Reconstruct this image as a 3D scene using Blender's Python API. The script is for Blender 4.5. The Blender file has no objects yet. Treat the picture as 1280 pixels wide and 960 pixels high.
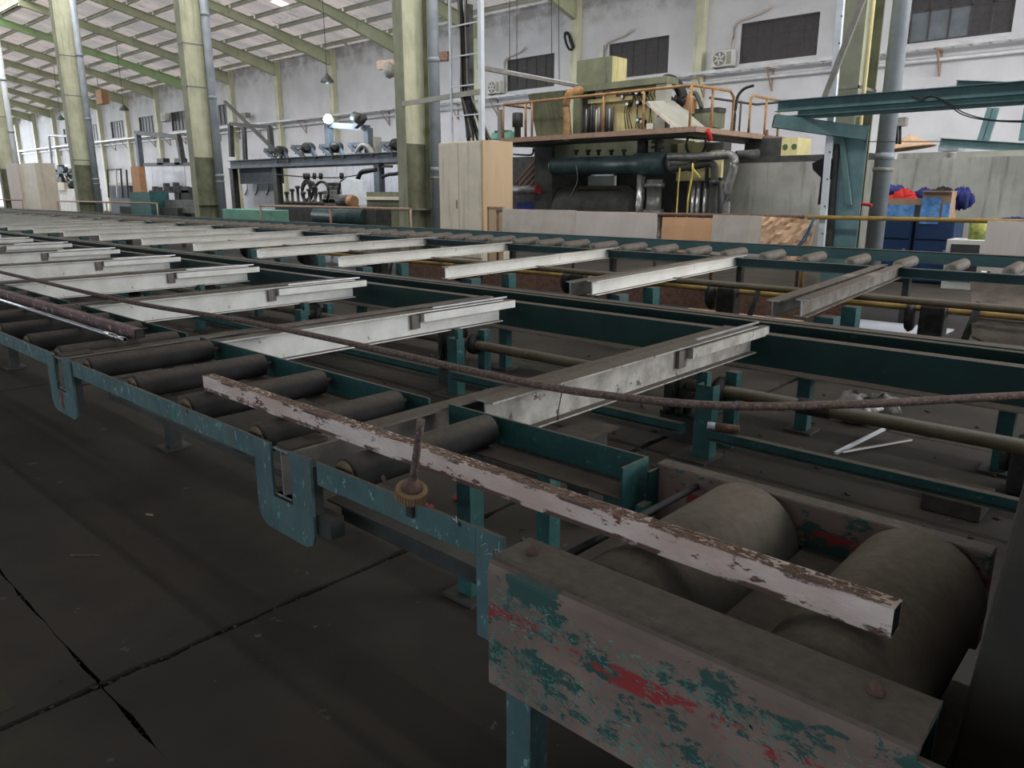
import bpy, math, random
from mathutils import Vector, Matrix
random.seed(7)
SC = bpy.context.scene
COL = SC.collection

# ------------------------------------------------------------------ camera, light, exposure
CH = 1.7; FPX = 943.0
PITCH = math.atan(240/FPX); AZ = math.radians(132.4171)
cam_d = bpy.data.cameras.new('camera'); cam = bpy.data.objects.new('camera', cam_d); COL.objects.link(cam)
cam.location = (0, 0, CH); cam.rotation_euler = (math.pi/2-PITCH, 0, AZ-math.pi/2)
cam_d.sensor_width = 36; cam_d.lens = 36*FPX/1280; cam_d.clip_end = 400; cam_d.clip_start = 0.05
SC.camera = cam
SC.view_settings.view_transform = 'Standard'; SC.view_settings.look = 'None'
SC.view_settings.gamma = 1.0; SC.view_settings.exposure = 0.0
SC.view_settings.use_curve_mapping = False
wd = bpy.data.worlds.new('world'); SC.world = wd; wd.use_nodes = True
wd.node_tree.nodes['Background'].inputs[0].default_value = (0.80, 0.90, 1.0, 1)
wd.node_tree.nodes['Background'].inputs[1].default_value = 1.25

def area(name, loc, rot, sx, sy, power, col=(1, .98, .95)):
    l = bpy.data.lights.new(name, 'AREA'); l.shape = 'RECTANGLE'; l.size = sx; l.size_y = sy
    l.energy = power; l.color = col
    o = bpy.data.objects.new(name, l); COL.objects.link(o); o.location = loc; o.rotation_euler = rot
    return o
# daylight through the slatted ridge monitor and the big doorway in the right end wall, plus an added fill lamp
area('ridge_daylight', (-52, 13.4, 13.55), (math.radians(48), 0, 0), 128, 1.6, 17000, (1, .99, 1))
area('doorway_daylight', (13.8, 20.8, 5.4), (0, math.radians(90), 0), 7, 13.5, 3500, (1, .985, .96))
area('near_roof_fill', (-50, 4.6, 10.2), (math.radians(62), 0, 0), 110, 1.2, 3600, (1, .99, .97))  # added fill lamp, no such skylight; lifts the boards hung beyond the table
sl = bpy.data.lights.new('sun', 'SUN'); sl.energy = 2.4; sl.angle = .01; so = bpy.data.objects.new('sun', sl); COL.objects.link(so)
so.rotation_euler = (math.radians(-28), math.radians(8), 0)      # outside, from behind the back wall: it only glows through the roof sheets
area('left_end_daylight', (-120, 14, 5.5), (0, math.radians(-90), 0), 8, 24, 16000, (.86, .93, 1))

# ------------------------------------------------------------------ camera maths: a pixel of the photo to a point at a known depth or height
_F = Vector((math.cos(AZ)*math.cos(PITCH), math.sin(AZ)*math.cos(PITCH), -math.sin(PITCH)))
_R = Vector((math.sin(AZ), -math.cos(AZ), 0)); _U = _R.cross(_F)
def at(px, py, Y=None, X=None, z=None):
    d = _F*FPX + _R*(px-640) - _U*(py-480); c = Vector((0, 0, CH))
    if Y is not None: return c + d*(Y/d.y)
    if X is not None: return c + d*(X/d.x)
    return c + d*((z-CH)/d.z)

# ------------------------------------------------------------------ mesh collector
ORG = {}
class MB:
    def __init__(s): s.v = []; s.f = []; s.sm = []
    def add(s, vs, fs, smooth=False):
        n = len(s.v); s.v += [tuple(v) for v in vs]
        for f in fs: s.f.append(tuple(i+n for i in f)); s.sm.append(smooth)
        return s
    def box(s, x0, x1, y0, y1, z0, z1):
        return s.add([(x0,y0,z0),(x1,y0,z0),(x1,y1,z0),(x0,y1,z0),(x0,y0,z1),(x1,y0,z1),(x1,y1,z1),(x0,y1,z1)],
                     [(0,3,2,1),(4,5,6,7),(0,1,5,4),(1,2,6,5),(2,3,7,6),(3,0,4,7)])
    def frame(s, p, q, up):
        p = Vector(p); q = Vector(q); d = (q-p).normalized(); u = Vector(up)
        if abs(d.dot(u)) > .98: u = Vector((1,0,0)) if abs(d.x) < .9 else Vector((0,1,0))
        side = d.cross(u).normalized(); u = side.cross(d).normalized()
        return p, q, side, u
    def bar(s, p, q, w, h, up=(0,0,1)):
        p, q, sd, u = s.frame(p, q, up); vs = []
        for c in (p, q):
            for a, b in ((-1,-1),(1,-1),(1,1),(-1,1)): vs.append(c + sd*(a*w/2) + u*(b*h/2))
        return s.add(vs, [(0,3,2,1)[::-1],(4,5,6,7)[::-1],(0,1,5,4)[::-1],(1,2,6,5)[::-1],(2,3,7,6)[::-1],(3,0,4,7)[::-1]])
    def section(s, p, q, prof, up=(0,0,1)):       # extrude a closed outline (side, up) along p-q
        p, q, sd, u = s.frame(p, q, up); n = len(prof)
        vs = [c + sd*a + u*b for c in (p, q) for a, b in prof]
        fs = [tuple(range(n)), tuple(range(2*n-1, n-1, -1))] + [(i, i+n, (i+1) % n+n, (i+1) % n) for i in range(n)]
        return s.add(vs, fs)
    def hbeam(s, p, q, w, h, tf=.008, tw=.006, up=(0,0,1)):   # p, q run along the centre of the beam
        a, b, c, d = w/2, h/2, tw/2, h/2-tf
        return s.section(p, q, [(-a,-b),(a,-b),(a,-d),(c,-d),(c,d),(a,d),(a,b),(-a,b),(-a,d),(-c,d),(-c,-d),(-a,-d)], up)
    def channel(s, p, q, w, h, t=.008, side=1, up=(0,0,1)):   # open towards +side
        k = side
        return s.section(p, q, [(0,-h/2),(k*w,-h/2),(k*w,-h/2+t),(k*t,-h/2+t),(k*t,h/2-t),(k*w,h/2-t),(k*w,h/2),(0,h/2)], up)
    def cyl(s, p, q, r, n=14, r2=None, caps=True):
        p, q, sd, u = s.frame(p, q, (0,0,1)); r2 = r if r2 is None else r2; vs = []
        for c, rr in ((p, r), (q, r2)):
            for i in range(n):
                t = 2*math.pi*i/n; vs.append(c + sd*(math.cos(t)*rr) + u*(math.sin(t)*rr))
        s.add(vs, [(i, (i+1) % n, (i+1) % n+n, i+n)[::-1] for i in range(n)], True)
        if caps: m = len(s.v)-2*n; s.f += [tuple(range(m, m+n)), tuple(range(m+2*n-1, m+n-1, -1))]; s.sm += [False, False]
        return s
    def lathe(s, p, q, prof, n=20):                # prof: (distance 0..1 along p-q or in metres, radius)
        p, q, sd, u = s.frame(p, q, (0,0,1)); d = (q-p).normalized(); vs = []; m = len(prof)
        for a, rr in prof:
            for i in range(n):
                t = 2*math.pi*i/n; vs.append(p + d*a + sd*(math.cos(t)*rr) + u*(math.sin(t)*rr))
        fs = [(j*n+i, j*n+(i+1) % n, (j+1)*n+(i+1) % n, (j+1)*n+i)[::-1] for j in range(m-1) for i in range(n)]
        s.add(vs, fs, True); k = len(s.v)-m*n
        s.f += [tuple(range(k, k+n)), tuple(range(k+m*n-1, k+m*n-n-1, -1))]; s.sm += [False, False]
        return s
    def tube(s, pts, r, n=8):
        pts = [Vector(p) for p in pts]; rings = []; up = Vector((0,0,1))
        for i, p in enumerate(pts):
            d = (pts[min(i+1, len(pts)-1)]-pts[max(i-1, 0)]).normalized()
            sd = d.cross(up)
            if sd.length < .05: sd = d.cross(Vector((1,0,0)))
            sd.normalize(); u = sd.cross(d).normalized()
            rings += [p + sd*(math.cos(2*math.pi*k/n)*r) + u*(math.sin(2*math.pi*k/n)*r) for k in range(n)]
        m = len(pts)
        s.add(rings, [(j*n+i, j*n+(i+1) % n, (j+1)*n+(i+1) % n, (j+1)*n+i)[::-1] for j in range(m-1) for i in range(n)], True)
        k = len(s.v)-m*n; s.f += [tuple(range(k, k+n)), tuple(range(k+m*n-1, k+m*n-n-1, -1))]; s.sm += [False, False]
        return s
    def plate(s, pts, t):                          # polygon given by 3-D corners, thickened by vector t
        n = len(pts); t = Vector(t); vs = [Vector(p) for p in pts] + [Vector(p)+t for p in pts]
        return s.add(vs, [tuple(range(n)), tuple(range(2*n-1, n-1, -1))] + [(i, (i+1) % n, (i+1) % n+n, i+n)[::-1] for i in range(n)])
    def lump(s, c, r, seed=0, squash=1, n=10, rough=.25):
        rd = random.Random(seed); vs = []; m = n//2+1
        for j in range(m+1):
            th = math.pi*j/m
            for i in range(n):
                k = 1 + (rd.random()-.5)*2*rough; a = 2*math.pi*i/n
                vs.append((c[0]+math.sin(th)*math.cos(a)*r*k, c[1]+math.sin(th)*math.sin(a)*r*k, c[2]+math.cos(th)*r*squash*k))
        return s.add(vs, [(j*n+i, (j+1)*n+i, (j+1)*n+(i+1) % n, j*n+(i+1) % n) for j in range(m) for i in range(n)], True)
    def build(s, name, m, parent=None, bevel=0, kind=None):
        me = bpy.data.meshes.new(name)
        if parent is None:
            xs = [v[0] for v in s.v]; ys = [v[1] for v in s.v]; zs = [v[2] for v in s.v]
            o0 = Vector(((min(xs)+max(xs))/2, (min(ys)+max(ys))/2, min(zs)))
        else: o0 = ORG[parent.name]
        me.from_pydata([(x-o0.x, y-o0.y, z-o0.z) for x, y, z in s.v], [], s.f)
        me.polygons.foreach_set('use_smooth', s.sm); me.materials.append(m)
        import bmesh
        b = bmesh.new(); b.from_mesh(me); bmesh.ops.recalc_face_normals(b, faces=b.faces); b.to_mesh(me); b.free()
        o = bpy.data.objects.new(name, me); COL.objects.link(o)
        ORG[o.name] = o0
        if parent is None: o.location = o0
        else: o.parent = parent
        if bevel:
            bm = o.modifiers.new('bevel', 'BEVEL'); bm.width = bevel; bm.segments = 2; bm.limit_method = 'ANGLE'
        if kind: o['kind'] = kind
        return o

def thing(name, label, cat, loc=(0,0,0), group=None, kind=None):
    o = bpy.data.objects.new(name, None); COL.objects.link(o); o.location = loc; o.empty_display_size = .1
    ORG[o.name] = Vector(loc)
    if kind: o['kind'] = kind
    else: o['label'] = label; o['category'] = cat
    if group: o['group'] = group
    return o
def tag(o, label, cat, group=None):
    o['label'] = label; o['category'] = cat
    if group: o['group'] = group
    return o
def dup(root, loc, label, group=None):
    r = root.copy(); COL.objects.link(r); r.location = loc; r['label'] = label; ORG[r.name] = Vector(loc)
    if group: r['group'] = group
    for ch in list(root.children):
        c = ch.copy(); COL.objects.link(c); c.parent = r
        for g in ch.children:
            d = g.copy(); COL.objects.link(d); d.parent = c
    return r
def clone(o, dx=(0,0,0)):                          # a copy of one part, moved, under the same parent
    c = o.copy(); COL.objects.link(c); c.parent = o.parent; c.location = Vector(o.location)+Vector(dx)
    for g in o.children:
        d = g.copy(); COL.objects.link(d); d.parent = c
    return c
NTH = ['first','second','third','fourth','fifth','sixth','seventh','eighth','ninth','tenth','eleventh','twelfth','thirteenth','fourteenth','fifteenth','sixteenth','seventeenth','eighteenth','nineteenth','twentieth']

# ------------------------------------------------------------------ materials
def mat(name, c1, c2=None, sc=4., rough=.7, metal=0., dust=0., chip=None, chipamt=.35, chipsc=18., bump=.15,
        band=None, emis=None, stretch=(1,1,1), spec=.3, dustcol=(.118,.095,.074), streak=None):
    m = bpy.data.materials.new(name); m.use_nodes = True; nt = m.node_tree; N = nt.nodes; L = nt.links
    bs = N['Principled BSDF']; bs.inputs['Roughness'].default_value = rough; bs.inputs['Metallic'].default_value = metal
    bs.inputs['Specular IOR Level'].default_value = spec
    tc = N.new('ShaderNodeTexCoord'); mp = N.new('ShaderNodeMapping'); mp.inputs['Scale'].default_value = stretch
    L.new(tc.outputs['Object'], mp.inputs[0])
    def noise(s, d=6, det=.6, src=None):
        n = N.new('ShaderNodeTexNoise'); n.inputs['Scale'].default_value = s; n.inputs['Detail'].default_value = d
        n.inputs['Roughness'].default_value = det; L.new(src or mp.outputs[0], n.inputs['Vector']); return n.outputs['Fac']
    def ramp(src, a, b):
        r = N.new('ShaderNodeMapRange'); r.inputs[1].default_value = a; r.inputs[2].default_value = b; r.clamp = True
        L.new(src, r.inputs[0]); return r.outputs[0]
    def mix(f, a, b):
        x = N.new('ShaderNodeMix'); x.data_type = 'RGBA'
        if isinstance(f, float): x.inputs[0].default_value = f
        else: L.new(f, x.inputs[0])
        for i, c in ((6, a), (7, b)):
            if isinstance(c, tuple): x.inputs[i].default_value = (*c, 1)
            else: L.new(c, x.inputs[i])
        return x.outputs[2]
    def mul(a, b):
        x = N.new('ShaderNodeMath'); x.operation = 'MULTIPLY'
        for i, c in ((0, a), (1, b)):
            if isinstance(c, (int, float)): x.inputs[i].default_value = c
            else: L.new(c, x.inputs[i])
        return x.outputs[0]
    c2 = c2 or tuple(x*.7 for x in c1)
    n1 = noise(sc)
    col = mix(ramp(n1, .38, .62), c1, c2)
    if streak:
        ms = N.new('ShaderNodeMapping'); ms.inputs['Scale'].default_value = (6, 6, .5); L.new(tc.outputs['Object'], ms.inputs[0])
        col = mix(mul(ramp(noise(1.2, 6, .65, ms.outputs[0]), .52, .72), .8), col, streak)
    if chip:
        th = .66 - chipamt*.4
        col = mix(ramp(noise(chipsc, 8, .72), th, th+.025), col, chip)
    if band:                                        # band: (axis, centre, halfwidth, colour, threshold)
        sp = N.new('ShaderNodeSeparateXYZ'); L.new(tc.outputs['Object'], sp.inputs[0])
        for ax, cen, hw, bc, th in band:
            s1 = N.new('ShaderNodeMath'); s1.operation = 'SUBTRACT'; L.new(sp.outputs[ax], s1.inputs[0]); s1.inputs[1].default_value = cen
            s2 = N.new('ShaderNodeMath'); s2.operation = 'ABSOLUTE'; L.new(s1.outputs[0], s2.inputs[0])
            f = mul(ramp(s2.outputs[0], hw, hw*.75), ramp(noise(9 if cen < 5 else 1.6, 6, .65), th-(0 if cen < 5 else .12), th+(.04 if cen < 5 else .16)))
            col = mix(f, col, bc)
    if dust:
        g = N.new('ShaderNodeNewGeometry'); sx = N.new('ShaderNodeSeparateXYZ'); L.new(g.outputs['Normal'], sx.inputs[0])
        f = mul(mul(ramp(sx.outputs[2], .35, .85), dust), ramp(noise(sc*1.7+2, 5, .6), .18, .36))
        dn = mix(ramp(noise(30, 4, .7), .35, .7), dustcol, tuple(x*.62 for x in dustcol))
        col = mix(f, col, dn)
    L.new(col, bs.inputs['Base Color'])
    if bump:
        b = N.new('ShaderNodeBump'); b.inputs['Strength'].default_value = bump; b.inputs['Distance'].default_value = .01
        L.new(noise(sc*6, 6, .7), b.inputs['Height']); L.new(b.outputs[0], bs.inputs['Normal'])
    if emis:
        bs.inputs['Emission Color'].default_value = (*emis[0], 1); bs.inputs['Emission Strength'].default_value = emis[1]
    return m
T = {}
T['teal'] = mat('worn_teal_paint', (.036,.120,.116), (.024,.080,.080), 6, .5, chip=(.08,.20,.185), chipamt=.14, chipsc=22, dust=.9, bump=.3)
T['teal_rail'] = mat('scratched_teal_rail_paint', (.105,.178,.180), (.070,.130,.134), 9, .5, chip=(.22,.42,.40), chipamt=.17, chipsc=30, dust=1, bump=.35,
                     streak=(.13,.095,.08), stretch=(1,1,.6))
T['green'] = mat('dark_green_paint', (.010,.045,.038), (.010,.034,.034), 3, .5, chip=(.05,.11,.05), chipamt=.07, chipsc=14, dust=.95)
T['teal_far'] = mat('dusty_teal_paint', (.055,.120,.130), (.04,.085,.095), 2, .6, dust=.8)
T['white'] = mat('flaking_white_paint', (.78,.78,.75), (.66,.65,.62), 5, .6, chip=(.10,.085,.07), chipamt=.05, chipsc=9, dust=.97)
T['whitedirty'] = mat('grimy_white_paint', (.54,.52,.48), (.33,.31,.28), 7, .65, chip=(.13,.11,.09), chipamt=.15, chipsc=9, dust=.97)
T['whitefar'] = mat('cream_white_paint', (.82,.81,.76), (.70,.69,.64), 3, .6, chip=(.2,.18,.15), chipamt=.02, chipsc=6, dust=.9)
T['greybeam'] = mat('dusty_grey_beam', (.22,.20,.18), (.13,.115,.10), 6, .75, dust=.97)
T['alu'] = mat('bare_aluminium', (.62,.63,.66), (.45,.46,.5), 8, .32, .8, bump=.05)
T['felt'] = mat('black_felt_roller', (.018,.017,.018), (.030,.028,.027), 9, .9, dust=.72, dustcol=(.115,.096,.078))
T['wood_end'] = mat('tan_roller_end', (.27,.18,.11), (.16,.11,.07), 14, .8, chip=(.12,.08,.05), chipamt=.2)
T['pink'] = mat('flaking_pink_white_paint', (.84,.71,.65), (.66,.48,.42), 6, .65, chip=(.17,.08,.06), chipamt=.22, chipsc=20, band=[(2, 0, .016, (.14,.08,.065), .46), (2, .068, .010, (.12,.075,.075), .50)], dust=.35, bump=.5, stretch=(.5,1,1.2), dustcol=(.22,.15,.11))
T['rustflake'] = mat('flaking_rust_scale', (.27,.18,.13), (.20,.12,.08), 22, .95, chip=(.38,.31,.26), chipamt=.22, chipsc=60, bump=.9)
T['pinkdark'] = mat('mauve_primer_paint', (.22,.125,.125), (.13,.075,.08), 9, .6, chip=(.5,.36,.32), chipamt=.22, chipsc=13, dust=.3)
T['rust'] = mat('brown_rust', (.20,.115,.085), (.12,.07,.055), 20, .9, bump=.5, dust=.3)
def translucent_sheet(m, amount):
    nt = m.node_tree; bs = nt.nodes['Principled BSDF']; out = nt.nodes['Material Output']
    tl = nt.nodes.new('ShaderNodeBsdfTranslucent'); mx = nt.nodes.new('ShaderNodeMixShader'); mx.inputs[0].default_value = amount
    src = bs.inputs['Base Color'].links[0].from_socket; nt.links.new(src, tl.inputs[0])
    nt.links.new(bs.outputs[0], mx.inputs[1]); nt.links.new(tl.outputs[0], mx.inputs[2]); nt.links.new(mx.outputs[0], out.inputs[0])
T['rodrust'] = mat('pale_rusty_rod', (.23,.155,.135), (.13,.085,.075), 34, .9, chip=(.32,.24,.21), chipamt=.3, chipsc=60, bump=.6, dust=.4)
T['brass'] = mat('tan_knurled_plastic', (.38,.23,.11), (.25,.15,.08), 16, .7, dust=.3)
T['boxpaint'] = mat('worn_teal_over_brown_primer', (.29,.205,.170), (.20,.145,.12), 4, .6, chip=(.040,.095,.086), chipamt=.30, chipsc=7,
                    band=[(2, .640, .030, (.33,.045,.045), .49)], dust=1, bump=.35, stretch=(.8,1,1.4), dustcol=(.105,.083,.066))
T['tealflake'] = mat('light_teal_flake', (.17,.37,.31), (.07,.19,.165), 20, .6)
T['drum'] = mat('dusty_rubber_drum', (.095,.078,.058), (.040,.035,.028), 2.6, .85, dust=.75, bump=.1, dustcol=(.150,.120,.088))
T['dirt'] = mat('thick_brown_dust', (.085,.070,.056), (.055,.046,.037), 9, .95, bump=.4)
T['darkblock'] = mat('grimy_dark_steel', (.060,.050,.040), (.036,.032,.026), 4, .7, dust=.7)
T['floor'] = mat('oily_concrete', (.050,.041,.032), (.029,.025,.020), 1.1, .75, bump=.35, chip=(.11,.10,.085), chipamt=.02, chipsc=7)
T['floorgap'] = mat('dark_joint_dirt', (.022,.020,.018), None, 9, .95, bump=.6)
T['yellowline'] = mat('worn_yellow_floor_paint', (.062,.052,.026), (.046,.041,.030), 3, .8)
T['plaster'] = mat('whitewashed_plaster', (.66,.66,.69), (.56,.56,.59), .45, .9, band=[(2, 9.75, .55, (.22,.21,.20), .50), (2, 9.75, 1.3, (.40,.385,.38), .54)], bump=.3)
T['plaster_dirty'] = mat('sooty_plaster', (.55,.54,.54), (.30,.29,.28), 1.3, .9)
T['colpaint'] = mat('pale_green_steel_paint', (.62,.62,.45), (.50,.51,.37), 1.5, .6, streak=(.25,.26,.15), dust=.5)
T['colshade'] = mat('shaded_olive_steel_paint', (.27,.28,.20), (.20,.21,.15), 1.5, .7, streak=(.13,.14,.10))  # darker copy of the column paint, shade put into the front flange
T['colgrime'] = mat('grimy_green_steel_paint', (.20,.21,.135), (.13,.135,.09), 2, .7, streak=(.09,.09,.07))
T['pipe'] = mat('grey_plastic_downpipe', (.27,.30,.33), (.21,.235,.26), 2, .45)
T['rafter'] = mat('yellow_green_rafter_paint', (.46,.48,.33), (.36,.38,.26), 1, .7)
T['greenrafter'] = mat('bright_green_rafter_paint', (.32,.52,.24), (.40,.48,.28), 1, .7)
T['purlin'] = mat('grey_green_purlin', (.46,.46,.38), (.36,.36,.30), 1, .7)
T['sheet'] = mat('dusty_pinkish_roof_sheet', (.55,.46,.42), (.36,.33,.31), .22, .85, chip=(.30,.27,.25), chipamt=.22, chipsc=1.3, bump=0, stretch=(2.2,.6,1))
translucent_sheet(T['sheet'], .42)
T['monitor'] = mat('opaque_monitor_sheet', (.3,.3,.28), None, 1, .8)
T['glass'] = mat('dark_window_pane', (.060,.055,.058), (.045,.042,.046), 6, .5, bump=0)  # plain dark glass colour
T['glassblue'] = mat('reflective_window_pane', (.13,.155,.18), (.09,.11,.13), 2, .25, bump=0)
T['winframe'] = mat('dull_window_frame', (.075,.068,.068), None, 6, .6)
T['tray'] = mat('galvanised_tray', (.60,.61,.62), (.48,.49,.5), 2, .5, .2)
T['rustbr'] = mat('rusty_bracket', (.42,.28,.20), (.30,.24,.2), 9, .8)
T['acwhite'] = mat('aged_white_casing', (.66,.66,.62), (.55,.55,.52), 3, .6)
T['black'] = mat('black_rubber', (.014,.014,.015), (.022,.022,.022), 8, .6)
T['grease_shade'] = mat('greasy_steel_and_shade_black', (.015,.014,.014), (.035,.032,.028), 14, .5, bump=.6)  # also colours the sheet that stands in for shade under the far bank
T['dark'] = mat('dark_machine_steel', (.060,.062,.058), (.035,.036,.034), 5, .55, dust=.3)
T['cab'] = mat('beige_cabinet_paint', (.68,.61,.50), (.58,.53,.44), 1.5, .6, streak=(.34,.32,.28))
T['ply'] = mat('plywood', (.58,.43,.28), (.50,.36,.23), 2, .75, stretch=(1,1,.2))
T['orangeply'] = mat('orange_plywood', (.72,.42,.24), (.62,.36,.20), 2.5, .75, stretch=(.3,1,1))
T['card'] = mat('grey_cardboard', (.58,.52,.48), (.50,.44,.40), 3, .9)
T['card2'] = mat('smooth_grey_board', (.64,.57,.53), (.58,.52,.49), 2, .85)
T['sack'] = mat('creased_tan_paper', (.80,.54,.34), (.62,.40,.25), 3.5, .85, bump=.8)
T['bluetape'] = mat('blue_tape', (.03,.13,.25), None, 9, .5)
T['orange'] = mat('worn_orange_rail_paint', (.42,.24,.09), (.27,.15,.075), 8, .6, chip=(.16,.09,.06), chipamt=.25)
T['railrust'] = mat('pinkish_rusty_rail', (.33,.22,.16), (.25,.17,.13), 7, .7)
T['yellowrail'] = mat('ochre_rail_paint', (.34,.22,.05), (.22,.14,.05), 5, .6)
T['concrete'] = mat('stained_concrete', (.34,.34,.31), (.24,.24,.22), .9, .9, streak=(.13,.13,.115))
T['olive'] = mat('olive_machine_paint', (.185,.195,.125), (.12,.13,.085), 1.6, .6, streak=(.07,.075,.05), dust=.3)
T['cream'] = mat('cream_yellow_machine_paint', (.60,.53,.27), (.50,.44,.22), 2, .6, streak=(.30,.22,.12))
T['greymach'] = mat('warm_grey_sheet_metal', (.34,.34,.29), (.28,.28,.24), 3, .6)
T['bluecyl'] = mat('blue_green_cylinder_paint', (.045,.080,.085), (.025,.045,.05), 2.5, .4, streak=(.02,.025,.025))
T['steel'] = mat('dull_steel_pipe', (.22,.22,.21), (.14,.14,.135), 6, .4, .5)
T['chrome'] = mat('bright_steel_column', (.55,.55,.55), (.4,.4,.4), 5, .25, .8, bump=0)
T['yellow'] = mat('yellow_strap', (.75,.62,.12), None, 5, .6)
T['red'] = mat('red_cloth', (.52,.030,.025), (.36,.022,.02), 5, .85)
T['navy'] = mat('navy_cloth', (.025,.035,.16), (.012,.016,.08), 4, .85)
T['blackcloth'] = mat('black_cloth', (.012,.012,.016), None, 4, .85)
T['bluecab'] = mat('navy_blue_cabinet', (.016,.040,.105), (.012,.03,.08), 2, .45)
T['bluefoil'] = mat('bright_blue_box', (.06,.19,.48), (.16,.34,.62), 9, .4)
T['cardbrown'] = mat('brown_cardboard_box', (.36,.24,.17), (.30,.20,.14), 5, .9)
T['greenyellow'] = mat('green_yellow_tin', (.32,.30,.06), (.10,.17,.05), 14, .6)
T['straw'] = mat('woven_straw', (.50,.34,.22), (.40,.27,.18), 12, .9)
T['jib'] = mat('teal_jib_paint', (.13,.225,.230), (.09,.165,.17), 2, .5, streak=(.15,.24,.24), dust=.3)
T['post_green'] = mat('scuffed_teal_column_paint', (.17,.28,.30), (.11,.20,.215), 3, .6, chip=(.30,.24,.15), chipamt=.08, chipsc=5)
T['whitepost'] = mat('pale_blue_white_strut', (.68,.72,.76), (.58,.62,.66), 3, .5)
T['strapgrey'] = mat('grey_steel_strap', (.25,.24,.22), None, 6, .6)
T['blue_steel'] = mat('blue_grey_rack_paint', (.12,.14,.165), (.085,.10,.12), 3, .6)
T['sheetmetal'] = mat('pale_galvanised_panel', (.55,.57,.62), (.45,.47,.52), 1.2, .55)
T['mint'] = mat('mint_green_trough', (.17,.36,.27), (.12,.29,.22), 2, .6)
T['terracotta'] = mat('orange_brown_post', (.42,.22,.11), (.32,.17,.09), 3, .7)
T['lampgreen'] = mat('green_enamel_shade', (.07,.14,.07), None, 5, .4)
T['arc'] = mat('white_blue_work_light', (.9,.95,1), None, 5, .4, emis=((.75,.88,1), 60))
T['sky'] = mat('translucent_skylight', (.9,.9,.9), None, 5, .6, emis=((1,1,1), 1.6), bump=0)
T['plasticbag'] = mat('clear_plastic_bag', (.30,.29,.27), (.16,.15,.14), 9, .25, spec=.8, bump=.8)
T['shaft'] = mat('ochre_greasy_shaft', (.115,.092,.060), (.080,.060,.030), 5, .5, dust=.85, chip=(.22,.15,.04), chipamt=.10, chipsc=5)
T['chalk'] = mat('white_chalk', (.6,.62,.62), None, 9, .9)
T['redpaint'] = mat('red_paint_mark', (.35,.05,.045), None, 9, .8)
T['greenspot'] = mat('bright_green_paint_drip', (.04,.33,.19), None, 9, .6)

# ------------------------------------------------------------------ floor: slabs with rough joints
fl = MB().box(-130, 14, -7, 30, -.20, -.05).build('floor', T['floorgap'], kind='structure')
GX = [-130,-90,-62.65,-42.65,-27.65,-17.65,-12.65,-7.65,-2.66,2.34,7.34,14]; GY = [-7,-4.3,.74,5.74,10.74,15.74,20.74,30]
for i in range(len(GX)-1):
    for j in range(len(GY)-1):
        x0, x1, y0, y1 = GX[i]+(.020 if i == 8 else .012), GX[i+1]-(.020 if i == 7 else .012), GY[j]+.005, GY[j+1]-.005
        ring = []; near = (x1-x0) < 6
        def edge(a, b, n):
            for k in range(n):
                t = k/n; x = a[0]+(b[0]-a[0])*t; y = a[1]+(b[1]-a[1])*t
                ring.append((x+(random.uniform(-.012,.012) if n > 1 else 0), y+(random.uniform(-.007,.007) if n > 1 else 0)))
        n = 44 if (near and i in (7,8,9) and j in (1,2)) else 1
        edge((x0,y0),(x1,y0),n); edge((x1,y0),(x1,y1),n); edge((x1,y1),(x0,y1),n); edge((x0,y1),(x0,y0),n)
        MB().plate([(x,y,-.06) for x, y in ring], (0,0,.06)).build('slab', T['floor'], fl)
m = MB()
for k in range(1500):
    t = random.random()
    if t < .8: x, y = -2.66+random.gauss(0,.014), random.uniform(-1, 3.5)
    else: x, y = random.uniform(-5,-1), .74+random.gauss(0,.006)
    r = random.uniform(.003,.010); m.lump((x,y,random.uniform(-.05,-.008)), r, k, .8, 5)
m.build('joint_rubble', T['dirt'], fl, kind='stuff')
m = MB()
for k in range(260):
    x, y = random.uniform(-9,-.4), random.uniform(.1, 5)
    r = random.uniform(.002,.006); m.lump((x,y,r*.6), r, k, .6, 5)
m.build('floor_grit', T['dirt'], fl, kind='stuff')
MB().box(-6.5,-2.75, .36,.50, 0, .0015).build('painted_line', T['yellowline'], fl)
MB().box(-2.55,-1.2, .36,.50, 0, .0015).build('painted_line', T['yellowline'], fl)
def twig(pts, r, label, m_, cat='stick'):
    return tag(MB().tube(pts, r, 6).build(cat.replace(' ','_'), m_), label, cat)
p = [at(183,643,z=.006), at(191,644,z=.006)]; twig(p, .006, 'short pale wood chip on the dark floor, near the left hook plate', T['cardbrown'], 'wood chip')
p = [at(88,694,z=.004), at(126,694,z=.004)]; twig(p, .003, 'thin pale straw lying flat on the floor at lower left', T['rodrust'], 'straw')

# ------------------------------------------------------------------ back wall, pilasters, windows
WY = 28.0; ZW = 9.75
WX0 = -3.7                                           # pilasters every 6 m: -9.7, -15.7, -21.7 ...
wins = []
for i in range(14):
    c = -6.75-6*i if i < 5 else -6.3-6*i
    if i in (4,5,6,7): continue                      # blank bays
    if i == 0: c = -6.9
    elif i == 1: c = -12.69
    elif i == 2: c = -18.62
    elif i == 3: c = -24.47
    wins.append((c, 1.45, 6.32, 7.71))
wins += [(-60.2-0,1.45,6.6,8.1)] if False else []
m = MB(); xs = [14.]; 
for c, hw, z0, z1 in wins: xs += [c+hw, c-hw]
xs.append(-126.)
m.box(-126, 14, WY, WY+.3, 0, 6.32); m.box(-126, 14, WY, WY+.3, 7.71, ZW+.1)
for k in range(0, len(xs), 2): m.box(xs[k+1], xs[k], WY, WY+.3, 6.32, 7.71)
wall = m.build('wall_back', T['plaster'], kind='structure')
pil = None
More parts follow.
